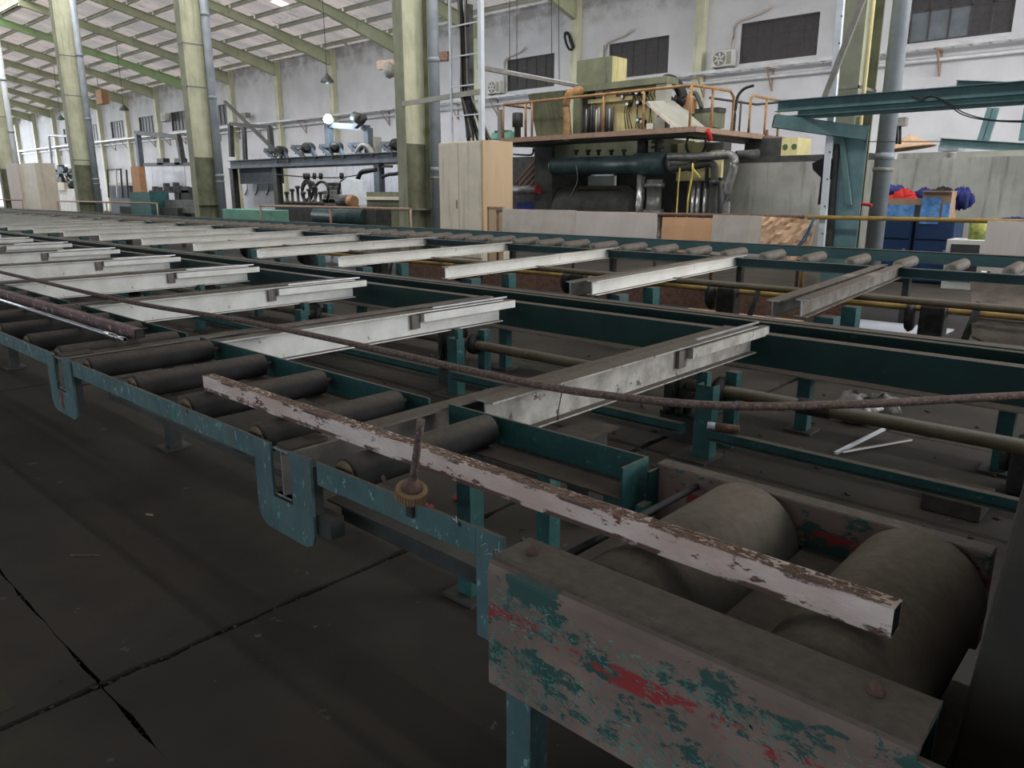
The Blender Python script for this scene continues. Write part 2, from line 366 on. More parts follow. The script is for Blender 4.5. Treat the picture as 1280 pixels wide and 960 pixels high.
for i in range(20):
    x = -3.7-6*i - (.0 if i else 0)
    if pil is None:
        pil = MB().box(x-.18, x+.18, WY-.32, WY-.01, 0, ZW).build('pilaster', T['colpaint'], wall)
    else:
        c = clone(pil, (-6*i,0,0))
        if i == 9: c.data = c.data.copy(); c.data.materials[0] = T['greenrafter']
m = MB()
first = {}
for n, (c, hw, z0, z1) in enumerate(wins):
    wt = thing('window_%d' % (n+1), '', '', (c, WY+.1, z0), kind='structure')
    blue = (n == 0); nc = 5
    if 'frame' in first and not blue and n > 1:
        for o_ in first['parts']:
            q = o_.copy(); COL.objects.link(q); q.parent = wt
        continue
    f = MB(); y0, y1 = WY+.06, WY+.14
    f.box(c-hw, c-hw+.06, y0, y1, z0, z1).box(c+hw-.06, c+hw, y0, y1, z0, z1).box(c-hw, c+hw, y0, y1, z0, z0+.06).box(c-hw, c+hw, y0, y1, z1-.06, z1)
    zt = z0+.93
    f.box(c-hw, c+hw, y0+.01, y1, zt-.025, zt+.025)
    for k in range(1, nc): x = c-hw+2*hw*k/nc; f.box(x-.025, x+.025, y0+.01, y1, z0, z1)
    parts = [f.build('window_frame', T['winframe'], wt)]
    for k in range(nc):
        xa, xb = c-hw+2*hw*k/nc+.03, c-hw+2*hw*(k+1)/nc-.03
        for (za, zb) in ((z0+.06, zt-.03), (zt+.03, z1-.06)):
            parts.append(MB().box(xa, xb, y0+.04, y0+.05, za, zb).build('pane', T['glassblue'] if (blue and za < zt and k < 3) else T['glass'], wt))
    if not blue and n == 1: first['frame'] = parts[0]; first['parts'] = parts
# light steel-grey window near the far bay with bluish panes is one of the repeats
for n, (xa, label) in enumerate([(-14.35,'bent conduit rising past the window left of the slanting strut'), (-20.2,'bent conduit above the window behind the press'), (-26.0,'bent conduit above the window behind the ladder')]):
    y = WY-.06
    tag(MB().tube([(xa-.06,y,6.3),(xa-.05,y,7.1),(xa-.02,y,7.6),(xa+.10,y,7.78),(xa+.6,y,7.88),(xa+1.0,y,7.96),(xa+1.4,y-.1,8.12)], .05, 8).build('conduit_pipe', T['card']), 'grey-brown '+label, 'pipe', 'conduits by the wall windows')
    if n == 1: tag(MB().box(xa-.32, xa-.12, WY-.05, WY, 6.3, 7.7).build('trunking_box', T['acwhite']), 'narrow white trunking on the wall left of the window behind the press', 'trunking')

def condenser(x, z, label):
    t = thing('air_conditioner', label, 'air conditioner', (x, WY-.25, z), 'air conditioners on the back wall')
    y0, y1 = WY-.42, WY-.1
    MB().box(x-.42, x+.42, y0, y1, z, z+.56).build('casing', T['acwhite'], t, bevel=.02)
    fr = MB().lathe((x-.10,y0-.012,z+.28),(x-.10,y0,z+.28),[(0,.24),(.012,.25)],24).build('fan_ring', T['strapgrey'], t)
    f = MB()
    for k in range(6):
        a = k*math.pi/3; f.bar((x-.1+math.cos(a)*.05,y0-.018,z+.28+math.sin(a)*.05),(x-.1+math.cos(a+.5)*.21,y0-.018,z+.28+math.sin(a+.5)*.21),.05,.01,(0,1,0))
    f.build('fan_blades', T['acwhite'], fr)
    MB().box(x+.18,x+.38,y0-.008,y0,z+.06,z+.5).build('side_grille', T['greymach'], t)
    MB().box(x-.35,x-.3,y0,WY,z-.05,z).box(x+.3,x+.35,y0,WY,z-.05,z).build('bracket', T['strapgrey'], t)
    return t
condenser(-14.62, 6.24, 'white air conditioner unit beside the window left of the slanting strut')
condenser(-26.4, 6.24, 'white air conditioner unit seen between the ladder posts and the press')
condenser(-62.2, 7.1, 'distant white air conditioner unit left of the second big column')

# cable tray along the back wall
tr = thing('cable_tray', 'long galvanised cable tray on triangular brackets along the back wall', 'cable tray', (-40, WY-.4, 6.0))
MB().box(-100, 3, WY-.62, WY-.58, 6.02, 6.12).build('side_rail', T['tray'], tr)
MB().box(-100, 3, WY-.22, WY-.18, 6.02, 6.12).build('side_rail', T['tray'], tr)
r0 = MB().box(2.6, 2.66, WY-.6, WY-.2, 6.02, 6.05).build('rung', T['tray'], tr)
for k in range(1, 200): clone(r0, (-.5*k,0,0))
x = 1.0
b0 = MB().bar((x,WY-.02,6.0),(x,WY-.62,6.0),.06,.05).bar((x,WY-.03,6.0),(x,WY-.03,5.25),.06,.05).bar((x,WY-.60,5.98),(x,WY-.04,5.3),.05,.04).build('bracket', T['rustbr'], tr)
for k in range(1, 34): clone(b0, (-2.75*k,0,0))
tag(MB().tube([(3,WY-.12,5.72),(-30,WY-.12,5.78),(-100,WY-.12,5.8)], .06, 8).build('wall_pipe', T['tray']), 'thin grey pipe running below the cable tray on the back wall', 'pipe')

# ------------------------------------------------------------------ roof
ce = thing('ceiling', '', '', (-50, 14, 9.5), kind='structure'); ORG[ce.name] = Vector((-50,14,9.5))
SL = .22; ZE = 9.75
def roof_pt(y):                                       # underside of the sheets
    return ZE + SL*(13.7-abs(y-14.3))
slopes = [(28.3, 15.8), (.3, 12.8)]
rows = []
for (ya, yb) in slopes:
    za, zb = roof_pt(min(ya, 28)), roof_pt(yb)
    for i in range(22):
        x1 = 2.3-6*i + 0
        m = MB(); nn = 12                              # corrugated sheet for each bay
        if ya == 28.3:
            pts = []
            for k in range(nn*2+1):
                xx = x1+ (-6)*k/(nn*2); pts.append((xx, .03 if k % 2 else 0))
            vs = []; 
            for (xx, h) in pts: vs += [(xx, ya, za+h), (xx, yb, zb+h)]
            n_ = len(pts); m.add(vs, [(2*k,2*k+1,2*k+3,2*k+2) for k in range(n_-1)])
        else: m.bar(((x1-3), ya, za+.02), ((x1-3), yb, zb+.02), 6, .03)
        if i == 0 or True:
            if rows and False: pass
        m.build('roof_sheet', T['sheet'], ce)
# rafters on the far slope and on the hidden slopes
def rafter(x, ya, yb, mt, haunch):
    za, zb = roof_pt(ya)-.22, roof_pt(yb)-.22
    d0 = .75 if haunch else .4
    m = MB(); hw = .12; ym = ya+(yb-ya)*.35; zm = za+(zb-za)*.35
    m.add([(x-.02,ya,za),(x+.02,ya,za),(x-.02,yb,zb),(x+.02,yb,zb),(x-.02,yb,zb-.40),(x+.02,yb,zb-.40),(x-.02,ym,zm-.42),(x+.02,ym,zm-.42),(x-.02,ya,za-d0),(x+.02,ya,za-d0)],
          [(0,2,4,6,8),(1,9,7,5,3),(0,1,3,2),(8,6,7,9),(6,4,5,7),(0,8,9,1),(2,3,5,4)])
    m.bar((x,ya,za),(x,yb,zb),2*hw,.03); m.bar((x,ya,za-d0),(x,ym,zm-.42),2*hw,.03); m.bar((x,ym,zm-.42),(x,yb,zb-.4),2*hw,.03)
    for t in (.2,.5,.8):
        yy = ya+(yb-ya)*t; zz = za+(zb-za)*t; m.box(x-hw+.01, x+hw-.01, yy-.015, yy+.015, zz-.4, zz)
    return m.build('rafter', mt, ce)
for i in range(20):
    x = -3.7-6*i
    rafter(x, 27.7, 15.5, T['greenrafter'] if i == 9 else T['rafter'], True)
    if i % 2 == 0: rafter(x, .8, 13.1, T['rafter'], True)
for k in range(9):
    y = 27.2-k*1.37; z = roof_pt(y)-.11
    p0 = MB().channel((-9.62,y,z),(-3.78,y,z),.09,.2,.012).build('purlin', T['purlin'], ce)
    clone(p0, (6,0,0))
    for i in range(1, 18): clone(p0, (-6*i,0,0))
for y in (15.8, 12.8): MB().box(-120,12,y-.05,y+.05,roof_pt(y)-.25,roof_pt(y)+.12).build('ridge_beam', T['rafter'], ce)
MB().box(-120,12,12.2,16.4,14.4,14.45).build('monitor_roof', T['monitor'], ce)
s0 = MB().box(9.4,9.44,12.85,15.75,12.35,12.75).build('monitor_slat', T['purlin'], ce)
for k in range(1, 150): clone(s0, (-.85*k,0,0))
for x, y in ((-36.9,22.9),(-66,24.0),(-78,25.5),(-90,24.5)): 
    a, b = roof_pt(y-.5)-.015, roof_pt(y+.5)-.015
    MB().plate([(x,y-.5,a),(x+.7,y-.5,a),(x+.7,y+.5,b),(x,y+.5,b)], (0,0,-.01)).build('skylight', T['sky'], ce)
MB().box(-126,14,-7,.2,4.3,4.4).build('sky_screen', T['monitor'], ce); MB().box(-126,14,.2,.3,4.3,9.7).build('sky_screen_upstand', T['monitor'], ce)  # unseen canopy and upstand, added to cut high sky light in the foreground
MB().box(-126.3,-126,-7,30,0,12).build('wall_left', T['plaster'], kind='structure')
MB().box(14,14.3,-7,30,0,12).build('wall_right', T['plaster'], kind='structure')

# ------------------------------------------------------------------ big columns in the middle row
def big_column(xl, label, bands):
    y0, y1 = 13.95, 14.85; x0 = xl; x1 = xl+.38; zt = 12.4; xc = (x0+x1)/2; zc = 3.0
    t = thing('steel_column', label, 'column', (xc, 14.35, 0), 'big steel columns between the two bays')
    MB().box(x0, x1, y0, y0+.025, 0, zt).build('front_flange', T['colshade'], t)
    MB().box(x0, x1, y1-.02, y1, 0, zt).build('rear_flange', T['colpaint'], t)
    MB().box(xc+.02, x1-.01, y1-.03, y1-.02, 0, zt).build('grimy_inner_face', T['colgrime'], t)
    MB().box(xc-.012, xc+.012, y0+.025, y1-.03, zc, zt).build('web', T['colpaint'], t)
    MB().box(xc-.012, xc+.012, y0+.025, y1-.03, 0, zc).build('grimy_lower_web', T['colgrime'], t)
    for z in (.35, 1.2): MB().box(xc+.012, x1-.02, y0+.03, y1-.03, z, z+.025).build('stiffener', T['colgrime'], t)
    for z in bands: MB().box(x0-.012, x1+.012, y0-.012, y0+.02, z, z+.05).box(x1+.0,x1+.012,y0-.012,y1+.012,z,z+.05).build('strap', T['strapgrey'], t)
    MB().box(x0-.04, x1+.02, y0-.04, y1+.04, 0, .04).build('base_plate', T['colgrime'], t)
    return t
cols = [(-5.22,'big pale green H-section column right of the press, beside the slanting strut',(3.4,)),
        (-17.05,'big pale green H-section column standing left of the beige cabinet',(1.2,)),
        (-29.55,'big pale green H-section column left of the motor rack',(5.5,7.0)),
        (-42.3,'big pale green H-section column at left, in front of two distant windows',(3.2,6.2,8.0)),
        (-54.6,'far pale green H-section column at the left edge of the picture',(3.0,6.0))]
for xl, lab, bd in cols: big_column(xl, lab, bd)
pl = ['round grey downpipe on the big column right of the press','round grey downpipe on the column left of the beige cabinet',
      'round grey downpipe on the column left of the motor rack','round grey downpipe on the column in front of two distant windows','pale downpipe on the far column at the left edge']
for i, (xl, lab, bd) in enumerate(cols):
    x = xl+ .67; y = 14.78
    t = thing('downpipe', pl[i], 'pipe', (x, y, 0), 'downpipes on the big columns')
    MB().cyl((x,y,0),(x,y,12.2),.15,18).build('pipe', T['pipe'] if i < 4 else T['whitepost'], t)
    for z in (2.25, 5.1, 8.0): MB().cyl((x,y,z),(x,y,z+.12),.165,18).build('coupling', T['pipe'], t)
    MB().cyl((x,y,2.05),(x,y,2.12),.17,18).build('pipe_clip', T['strapgrey'], t)
c = MB().tube([(-4.77,14.05,.0),(-4.77,14.05,3.0),(-4.77,14.02,9.2)], .035, 8).build('conduit', T['cream'])
tag(c, 'thin cream conduit pipe running up the big column right of the press', 'pipe')

# ------------------------------------------------------------------ H-beam rakes
def beam_pair(x, k, bank):
    pass
YL0, YL1, ZT = 2.33, 5.20, .745
def near_beam(white_m):
    t = thing('rake_beam', 'x', 'beam', (-2.39, 2.33, .53), 'white rake beams of the near bank')
    x = -2.39
    MB().hbeam((x,YL0,.64),(x,YL1-.08,.64),.105,.20,.009,.007).build('web_and_flanges', white_m, t)
    s = MB(); s.section((x+.035,4.15,.70),(x+.035,YL1+.07,.70),[(-.03,-.045),(.035,-.045),(.035,.02),(.03,.025),(-.03,.025)]).build('sleeve', white_m, t)
    MB().box(x+.0,x+.012,4.3,YL1+.02,.745,.758).build('alloy_strip', T['alu'], t)
    MB().box(x+.004,x+.030,4.05,4.14,.60,.715).build('sleeve_socket', T['greybeam'], t)
    return t
nb = near_beam(T['white'])
nb.location = (-2.385, 2.42, .545)
nb['label'] = 'white-painted H-beam with dusty top, nearest of the near bank, beside the dusty brown beam'
for k in range(1, 15):
    dup(nb, (-2.39-2.36*k-(.03 if k else 0), 2.33 if k > 1 else 2.26, .53), 'white-painted H-beam of the near bank, %s counted from the big drums' % NTH[k], 'white rake beams of the near bank')
def long_beam():
    t = thing('rake_beam', 'x', 'beam', (-2.51, 1.43, .53), 'long dusty beams of the near bank'); x = -2.515
    MB().hbeam((x,1.43,.64),(x,5.16,.64),.105,.20,.009,.007).build('web_and_flanges', T['greybeam'], t)
    f = MB(); f.section((x,1.43,.64),(x,1.45,.64),[(a*.98,b) for a,b in [(-.0525,-.1),(.0525,-.1),(.0525,-.091),(.0035,-.091),(.0035,.091),(.0525,.091),(.0525,.1),(-.0525,.1),(-.0525,.091),(-.0035,.091),(-.0035,-.091),(-.0525,-.091)]])
    f.build('sawn_end', T['whitepost'], t)
    f.v = f.v
    MB().box(x-.045,x+.045,1.44,1.62,.740,.756).build('grime_cap', T['dirt'], t, bevel=.006)
    return t
lb = long_beam(); lb['label'] = 'long dust-covered brown H-beam whose sawn end shows in the larger hook plate'
dup(lb, (-5.0, 1.43, .53), 'long dust-covered H-beam whose sawn end shows in the smaller hook plate', 'long dusty beams of the near bank')
for k in range(2, 13): dup(lb, (-2.51-2.42*k, 1.43, .53), 'long dusty H-beam of the near bank, %s counted from the big drums' % NTH[k], 'long dusty beams of the near bank')
for ch in nb.children:
    if ch.data.materials[0] == T['white']: ch.data = ch.data.copy(); ch.data.materials[0] = T['whitedirty']
# thin wire loop hanging on the first white beam
tag(MB().tube([(-2.335,2.95,.75),(-2.33,2.92,.68),(-2.30,2.86,.61),(-2.29,2.85,.58)], .003, 5).build('wire', T['black']), 'thin black wire dangling over the nearest white beam', 'wire')

# support stands and sprocket clusters for the near bank
def stand():
    x = -2.29; t = thing('support_stand', 'x', 'stand', (x, 4.3, 0), 'green support posts of the near bank')
    MB().channel((x+.05,4.28,0.012),(x+.05,4.28,.50),.09,.12,.008,1,(1,0,0)).build('post', T['teal'], t)
    MB().box(x-.075,x+.0,4.40,4.46,.42,.555).build('bracket', T['teal'], t)
    MB().box(x-.13,x+.13,4.18,4.46,0,.014).build('base_plate', T['dark'], t)
    MB().box(x+.02,x+.10,4.62,4.70,.0,.53).build('thin_post', T['teal'], t)
    return t
st = stand(); st['label'] = 'teal channel post with a base plate under the nearest white beam'
for k in range(1, 11): dup(st, (-2.29-2.36*k+(-.0), 4.3, 0), 'teal channel post under the %s white beam of the near bank' % NTH[k], 'green support posts of the near bank')
def sprocket():
    x = -2.55; y = 4.6; z = .40; t = thing('chain_drive', 'x', 'chain drive', (x, y, 0), 'greasy chain drives under the near beams')
    MB().lathe((x-.02,y,z),(x+.02,y,z),[(0,.05),(0,.12),(.012,.135),(.028,.135),(.04,.12),(.04,.05)],18).build('sprocket', T['grease_shade'], t)
    MB().lathe((x+.22,y,z),(x+.30,y,z),[(0,.07),(.02,.09),(.06,.09),(.08,.07)],14).build('coupling_disc', T['grease_shade'], t)
    m = MB().tube([(x,y+.13,z-.08),(x,y+.14,z+.05),(x,y+.06,z+.13),(x,y-.10,z+.12),(x,y-.16,z+.02),(x,y-.13,z-.12),(x,y,z-.17),(x,y+.1,z-.14),(x,y+.13,z-.08)], .03, 6)
    m.build('chain', T['grease_shade'], t)
    MB().box(x-.13,x-.05,y-.09,y+.09,.18,z+.12).build('bearing_block', T['grease_shade'], t, bevel=.015)
    m = MB()
    for k in range(14): m.lump((x+random.uniform(-.07,.07),y+random.uniform(-.12,.12),z-.13-random.random()*.07), random.uniform(.02,.04), k, 1.2, 6)
    m.build('grease_lumps', T['grease_shade'], t, kind='stuff')
    MB().box(x-.12,x+.02,y-.03,y+.03,z+.08,.53).build('lifting_arm', T['grease_shade'], t)
    MB().box(x-.17,x+.1,y-.05,y+.05,0.0,.19).build('pedestal', T['dark'], t)
    return t
sp = sprocket(); sp['label'] = 'black greasy chain and sprocket under the nearest white beam'
for k in range(1, 11): dup(sp, (-2.55-2.36*k, 4.6, 0), 'black greasy chain and sprocket under the %s white beam of the near bank' % NTH[k], 'greasy chain drives under the near beams')
sh = thing('drive_shaft', 'long ochre greasy drive shaft under the near bank of white beams', 'shaft', (-15, 4.6, .36))
MB().cyl((-34,4.6,.38),(2.5,4.6,.40),.042,14).build('shaft', T['shaft'], sh)
MB().cyl((-1.75,4.6,.397),(-1.55,4.6,.397),.052,14).build('shaft_collar', T['grease_shade'], sh)
lt = thing('tie_rail', 'low teal tie rail between the support posts, close to the floor', 'rail', (-15, 4.27, .15))
for xa, xb in ((-2.17,1.6),(-4.58,-2.35),(-6.95,-4.72),(-9.3,-7.05),(-16,-9.4)): MB().channel((xa,4.26,.20),(xb,4.26,.20),.05,.07,.006).build('rail_section', T['teal'], lt)
# centre beams
for nm, lab, y, mt in (('centre_beam','dark green channel beam, nearer of the two down the middle of the table',5.31,'green'),('centre_beam','dark green beam, farther of the two down the middle of the table',5.92,'green')):
    t = thing(nm, lab, 'beam', (-20, y, .45), 'dark green middle beams')
    MB().channel((-64,y,.555),(3,y,.555),.11,.25,.012,-1 if y < 5.5 else 1).build('channel', T[mt], t)
    if y < 5.5: MB().box(-64,3,y-.13,y-.002,.43,.442).build('bottom_ledge', T['greybeam'], t)
    else: MB().box(-64,3,y-.03,y+.11,.681,.688).build('top_plate', T['green'], t)
def leg(): 
    t = thing('beam_leg', 'x', 'leg', (-2.0, 5.36, 0), 'short teal legs of the middle beams')
    MB().box(-2.045,-1.955,5.31,5.40,0.01,.43).build('post', T['teal'], t); MB().box(-2.1,-1.9,5.25,5.46,0,.015).build('foot', T['dark'], t); return t
lg = leg(); lg['label'] = 'short teal leg under the middle beam, nearest to the big drums'
k = 1
for x in (-.75,-4.98,-7.3,-9.7,-12.1): dup(lg, (x,5.36,0), {-.75:'short dark teal leg under the middle beam near the right edge'}.get(x, 'short teal leg under the middle beam, between the %s and %s white beams' % (NTH[k], NTH[k+1] if k < 19 else '')), 'short teal legs of the middle beams'); k += 1

# ------------------------------------------------------------------ front roller conveyor
fc = thing('roller_conveyor', 'front roller conveyor with a scratched teal rail, hook plates and black felt rollers', 'conveyor', (-8, 1.85, 0))
def railseg(x0, x1, z0=.66, z1=.75, y=1.44): return MB().box(x0, x1, y-.012, y, z0, z1).build('front_rail', T['teal_rail'], fc, bevel=.002)
railseg(-2.27,-1.45); railseg(-4.76,-2.68); railseg(-12.0,-5.20); railseg(-30,-12.01)
def hook(xc, w):
    x0, x1 = xc-w/2, xc+w/2; zb = .385; zt = .753; y = 1.432; c = .06; s0, s1 = xc-.075, xc+.065
    pts = [(x0,zt),(x0,zb+c+.01),(x0+.015,zb+.03),(x0+c,zb+.004),(x1-c,zb),(x1-.015,zb+.02),(x1,zb+c),(x1,zt),(s1,zt),(s1,.535),(s0,.535),(s0,zt)]
    m = MB(); n = len(pts); yy = (y-.012, y)
    vs = [(a, yy[0], b) for a, b in pts]+[(a, yy[1], b) for a, b in pts]
    quads = [(0,1,10,11),(1,2,3,4,5,6,9,10),(6,7,8,9)]
    m.add(vs, [q for q in quads]+[tuple(i+n for i in q[::-1]) for q in quads]+[(i,(i+1)%n,(i+1)%n+n,i+n) for i in range(n)])
    o = m.build('hook_plate', T['teal_rail'], fc)
    MB().box(x1-.008,x1,1.433,1.47,.45,.72).build('side_gusset', T['dark'], fc)
    return o
hook(-2.50,.40); hook(-4.98,.42); hook(-7.38,.42); hook(-9.8,.42)
MB().box(-1.447,-1.335,1.425,1.437,.40,.755).build('end_plate', T['teal_rail'], fc, bevel=.003)
MB().box(-2.66,-2.22,1.44,1.50,.45,.53).build('beam_rest', T['dark'], fc)
# chalk writing 2mh on the end plate
def stroke(pts): return MB().tube([at(px,py,Y=1.4235) for px, py in pts], .0014, 5).build('chalk_mark', T['chalk'], fc)
stroke([(602,682),(607,679),(612,682),(609,688),(603,694),(610,692),(616,693)])
stroke([(617,694),(617,688),(619,686),(620,690),(620,694)]); stroke([(620,688),(623,686),(624,695)]); stroke([(624,677),(624,697)]); stroke([(624,690),(628,688),(628,697)])
stroke([(566,648),(570,651)]); stroke([(570,645),(571,654)])
# far rail of the front conveyor (angle with a ledge)
for xa, xb in ((-2.46,-1.40),(-4.9,-2.60),(-7.2,-5.1),(-12,-7.4),(-30,-12.02)):
    MB().box(xa,xb,2.262,2.274,.64,.758).build('far_rail', T['teal'], fc)
    MB().box(xa,xb,2.10,2.262,.636,.644).build('rail_ledge', T['greybeam'] if xa < -3 else T['dirt'], fc)
MB().box(-1.408,-1.398,2.11,2.276,.52,.757).build('end_stop', T['teal'], fc)
MB().box(-1.50,-1.41,2.14,2.18,.50,.636).build('drop_tab', T['teal'], fc)
def roller():
    x = -2.15; r = .066
    o = MB().lathe((x,1.47,.718),(x,2.205,.718),[(0,.055),(.004,r-.003),(.015,r),(.72,r),(.73,r-.002),(.735,.052)],24).build('roller', T['felt'], fc)
    q = MB().cyl((x,1.463,.718),(x,1.471,.718),.054,20).build('roller_end', T['wood_end'], o if False else fc)
    a = MB().cyl((x,1.442,.718),(x,2.262,.718),.012,8).build('axle', T['rust'], fc)
    ORG.update({})
    return o, q, a
r0, q0, a0 = roller(); q0.parent = r0; a0.parent = r0
xr = [-2.15,-2.76,-3.39,-4.00,-4.64,-5.12,-5.72,-6.33,-6.94,-7.72,-8.35,-8.95,-9.55,-10.3,-10.9,-11.5,-12.1,-12.9,-13.5,-14.1,-14.7,-15.5,-16.1,-16.7,-17.4,-18.2,-18.9,-19.6]
for x in xr[1:]: clone(r0, (x+2.15,0,0))
for x in (-2.13,-5.04,-8.62,-12.2,-15.8,-19.5):
    MB().box(x-.04,x+.04,2.03,2.11,.012,.636).build('leg', T['teal'] if x > -3 else T['dark'], fc); MB().box(x-.09,x+.09,1.98,2.16,0,.014).build('foot_plate', T['dark'], fc)
MB().box(-2.17,-2.09,2.55,2.63,.01,.55).build('leg', T['teal'], fc)
MB().section((-2.40,1.62,.53),(-1.45,1.62,.53),[(0,0),(.07,0),(.07,-.008),(.008,-.008),(.008,-.11),(0,-.11)][::-1]).build('under_angle', T['dark'], fc)
MB().box(-4.6,-2.7,1.55,1.60,.53,.56).build('under_bar', T['dark'], fc)
for px, py, w in ((575,655,.008),(480,598,.012),(235,514,.011),(165,478,.012),(515,632,.016)):
    p = at(px, py, Y=1.43); MB().cyl((p.x,1.4275,p.z),(p.x,1.43,p.z),w,10).build('bolt_head', T['rust'] if px != 575 else T['black'], fc)
p = at(217,512,Y=1.428); MB().plate([(p.x-.012,1.4265,p.z+.01),(p.x+.014,1.4265,p.z+.012),(p.x+.012,1.4265,p.z-.05),(p.x-.004,1.4265,p.z-.055)],(0,.002,0)).build('paint_drip', T['greenspot'], fc)
p = at(77,497,Y=1.418); MB().plate([(p.x-.02,1.417,p.z+.035),(p.x+.03,1.417,p.z+.03),(p.x+.03,1.417,p.z+.01),(p.x+.012,1.417,p.z),(p.x+.02,1.417,p.z-.07),(p.x-.012,1.417,p.z-.06),(p.x-.008,1.417,p.z)],(0,.003,0)).build('red_tape', T['redpaint'], fc)
# floor under between rollers: cross members seen between them
for x in (-3.1,-4.35,-5.45,-6.65): MB().box(x-.05,x+.05,1.56,2.2,.55,.57).build('cross_plate', T['dirt'], fc)

# objects lying on the front conveyor
def painted_bar(x0, x1, y, z, label, side, h=.068, w=.056):
    t = thing('steel_bar', label, 'bar', ((x0+x1)/2, y, z))
    xx = [x0+(x1-x0)*i/60 for i in range(61)]
    m = MB()                                           # box section whose edges waver a little
    rd = random.Random(int(abs(x0)*10)); vs = []
    for i, x in enumerate(xx):
        for a, b in ((-w/2,0),(w/2,0),(w/2,h),(-w/2,h)): vs.append((x, y+a+rd.uniform(-.0008,.0008), z+b+rd.uniform(-.0008,.0008)))
    fs = []
    for i in range(60):
        for k in range(4): fs.append((4*i+k, 4*i+(k+1)%4, 4*i+4+(k+1)%4, 4*i+4+k))
    fs += [(0,1,2,3)]
    m.add(vs, fs); m.build('tube', side, t)
    # open end: shade of the hollow put in as a black plate
    MB().box(x1-.002,x1+.0005,y-w/2+.005,y+w/2-.005,z+.005,z+h-.005).build('open_end', T['black'], t)
    n = MB(); rd = random.Random(3)
    for k in range(1900 if side is T['pink'] else 500):
        x = rd.uniform(x0+.01, x1-.01); yy = y+rd.uniform(-w/2+.004, w/2-.004); r = rd.uniform(.002,.008)
        q = [(x+math.cos(a)*r*rd.uniform(.6,1.3)*1.6, yy+math.sin(a)*r*.6*rd.uniform(.6,1.3), z+h-.0005) for a in [j*math.pi/3 for j in range(6)]]
        n.plate(q, (0,0,rd.uniform(.0008,.0028)))
    n.build('paint_flakes', T['rustflake'] if side is T['pink'] else T['pinkdark'], t, kind='stuff')
    return t
pk = painted_bar(-3.42,-.36,1.60,.790,'long flaking pink-white painted steel bar lying across the rollers and onto the big drums',T['pink'])
painted_bar(-8.6,-4.98,1.91,.790,'long mauve painted steel bar with a dark open end, lying on the rollers at left',T['pinkdark'],.056,.06)
t = thing('aluminium_tube', 'thin shiny aluminium tube beside the mauve bar on the rollers at left', 'tube', (-6.6,1.80,.79))
MB().cyl((-8.6,1.80,.802),(-4.93,1.80,.802),.012,10).build('tube', T['alu'], t)
MB().cyl((-5.25,1.80,.802),(-5.08,1.80,.802),.017,10).cyl((-5.02,1.80,.802),(-4.93,1.80,.802),.015,10).build('tape_wrap', T['chrome'], t)

# long sagging rod
pts = [at(-60,326,z=.775), at(0,340,z=.775), at(30,347,z=.775), at(160,377,z=.77), at(280,397,z=.768), at(400,421,z=.768), at(500,443,z=.768), at(600,466,z=.768), at(700,486,z=.766), at(800,499,z=.766), at(880,506,z=.766), at(960,508,z=.77), at(1040,506,z=.775), at(1100,504,z=.78), at(1190,499,z=.785), at(1285,494,z=.79), at(1400,488,z=.79)]
def smooth(P, n=6):
    out = []
    for i in range(len(P)-1):
        a = P[max(i-1,0)]; b = P[i]; c = P[i+1]; d = P[min(i+2,len(P)-1)]
        for k in range(n):
            t = k/n; out.append(.5*((2*b)+(c-a)*t+(2*a-5*b+4*c-d)*t*t+(-a+3*b-3*c+d)*t**3))
    return out+[P[-1]]
tag(MB().tube(smooth(pts), .019, 10).build('rusty_rod', T['rodrust']), 'long sagging rusty rod lying across the near beams from left to right edge', 'rod')

# knob and threaded stem
t = thing('clamp_knob', 'tan knurled knob with a rusty stem clamped on the front rail', 'knob', (-1.735, 1.45, .755))
b = Vector((-1.735,1.425,.765)); d = Vector((.10,-.03,.30)).normalized()
prof = [(0,.045),(.004,.049),(.034,.049),(.038,.044),(.038,.036)]
MB().lathe(b, b+d, prof, 28).build('grip', T['brass'], t)
g = MB()
sdx = d.cross(Vector((0,1,0))).normalized(); sdy = d.cross(sdx)
for k in range(34):
    a = 2*math.pi*k/34; c = b+(sdx*math.cos(a)+sdy*math.sin(a))*.0495; g.bar(c+d*.004, c+d*.034, .0045,.005,(sdx*math.cos(a)+sdy*math.sin(a)))
g.build('knurling', T['brass'], t, kind='stuff')
MB().lathe(b+d*.036, b+d, [(0,.034),(.012,.034),(.018,.022),(.034,.019),(.038,.013)], 16).build('collar', T['rust'], t)
MB().lathe(b+d*.07, b+d, [(0,.0125),(.20,.0115),(.225,.0125),(.23,.009)], 12).build('stem', T['rodrust'], t)
MB().box(-1.75,-1.72,1.415,1.43,.70,.765).box(-1.75,-1.72,1.438,1.45,.72,.765).build('clamp', T['dark'], t)

# ------------------------------------------------------------------ big roller box in the right foreground
bx = thing('drum_housing', 'worn housing with a brown and teal front beam carrying two big drums', 'machine', (-.7,1.8,0))
x0, x1 = -1.237, -.225
prof = [(1.262,.425),(1.262,.755)]+[(1.262+.035*(1-math.cos(a)), .755+.035*math.sin(a)) for a in (.3,.6,.9,1.2,1.571)]+[(1.425,.79),(1.425,.775),(1.30,.772),(1.278,.75),(1.278,.425)]
m = MB(); n = len(prof)
N_ = 40
m.add([(x, a, b) for x in (x0, x1) for a, b in prof], [(i,(i+1)%n,(i+1)%n+n,i+n) for i in range(n)])
fb_ = m
mm = MB(); mm.add([(x, a, b) for x in (x0, x1) for a, b in prof], [(i,(i+1)%n,(i+1)%n+n,i+n) for i in range(n)]+[tuple(range(n)), tuple(range(2*n-1,n-1,-1))])
mm.build('front_beam', T['boxpaint'], bx)
MB().box(x1,.35,1.263,1.278,.425,.765).build('front_beam_extension', T['boxpaint'], bx)
MB().box(x1,.35,1.278,1.42,.58,.60).build('extension_ledge', T['dirt'], bx)
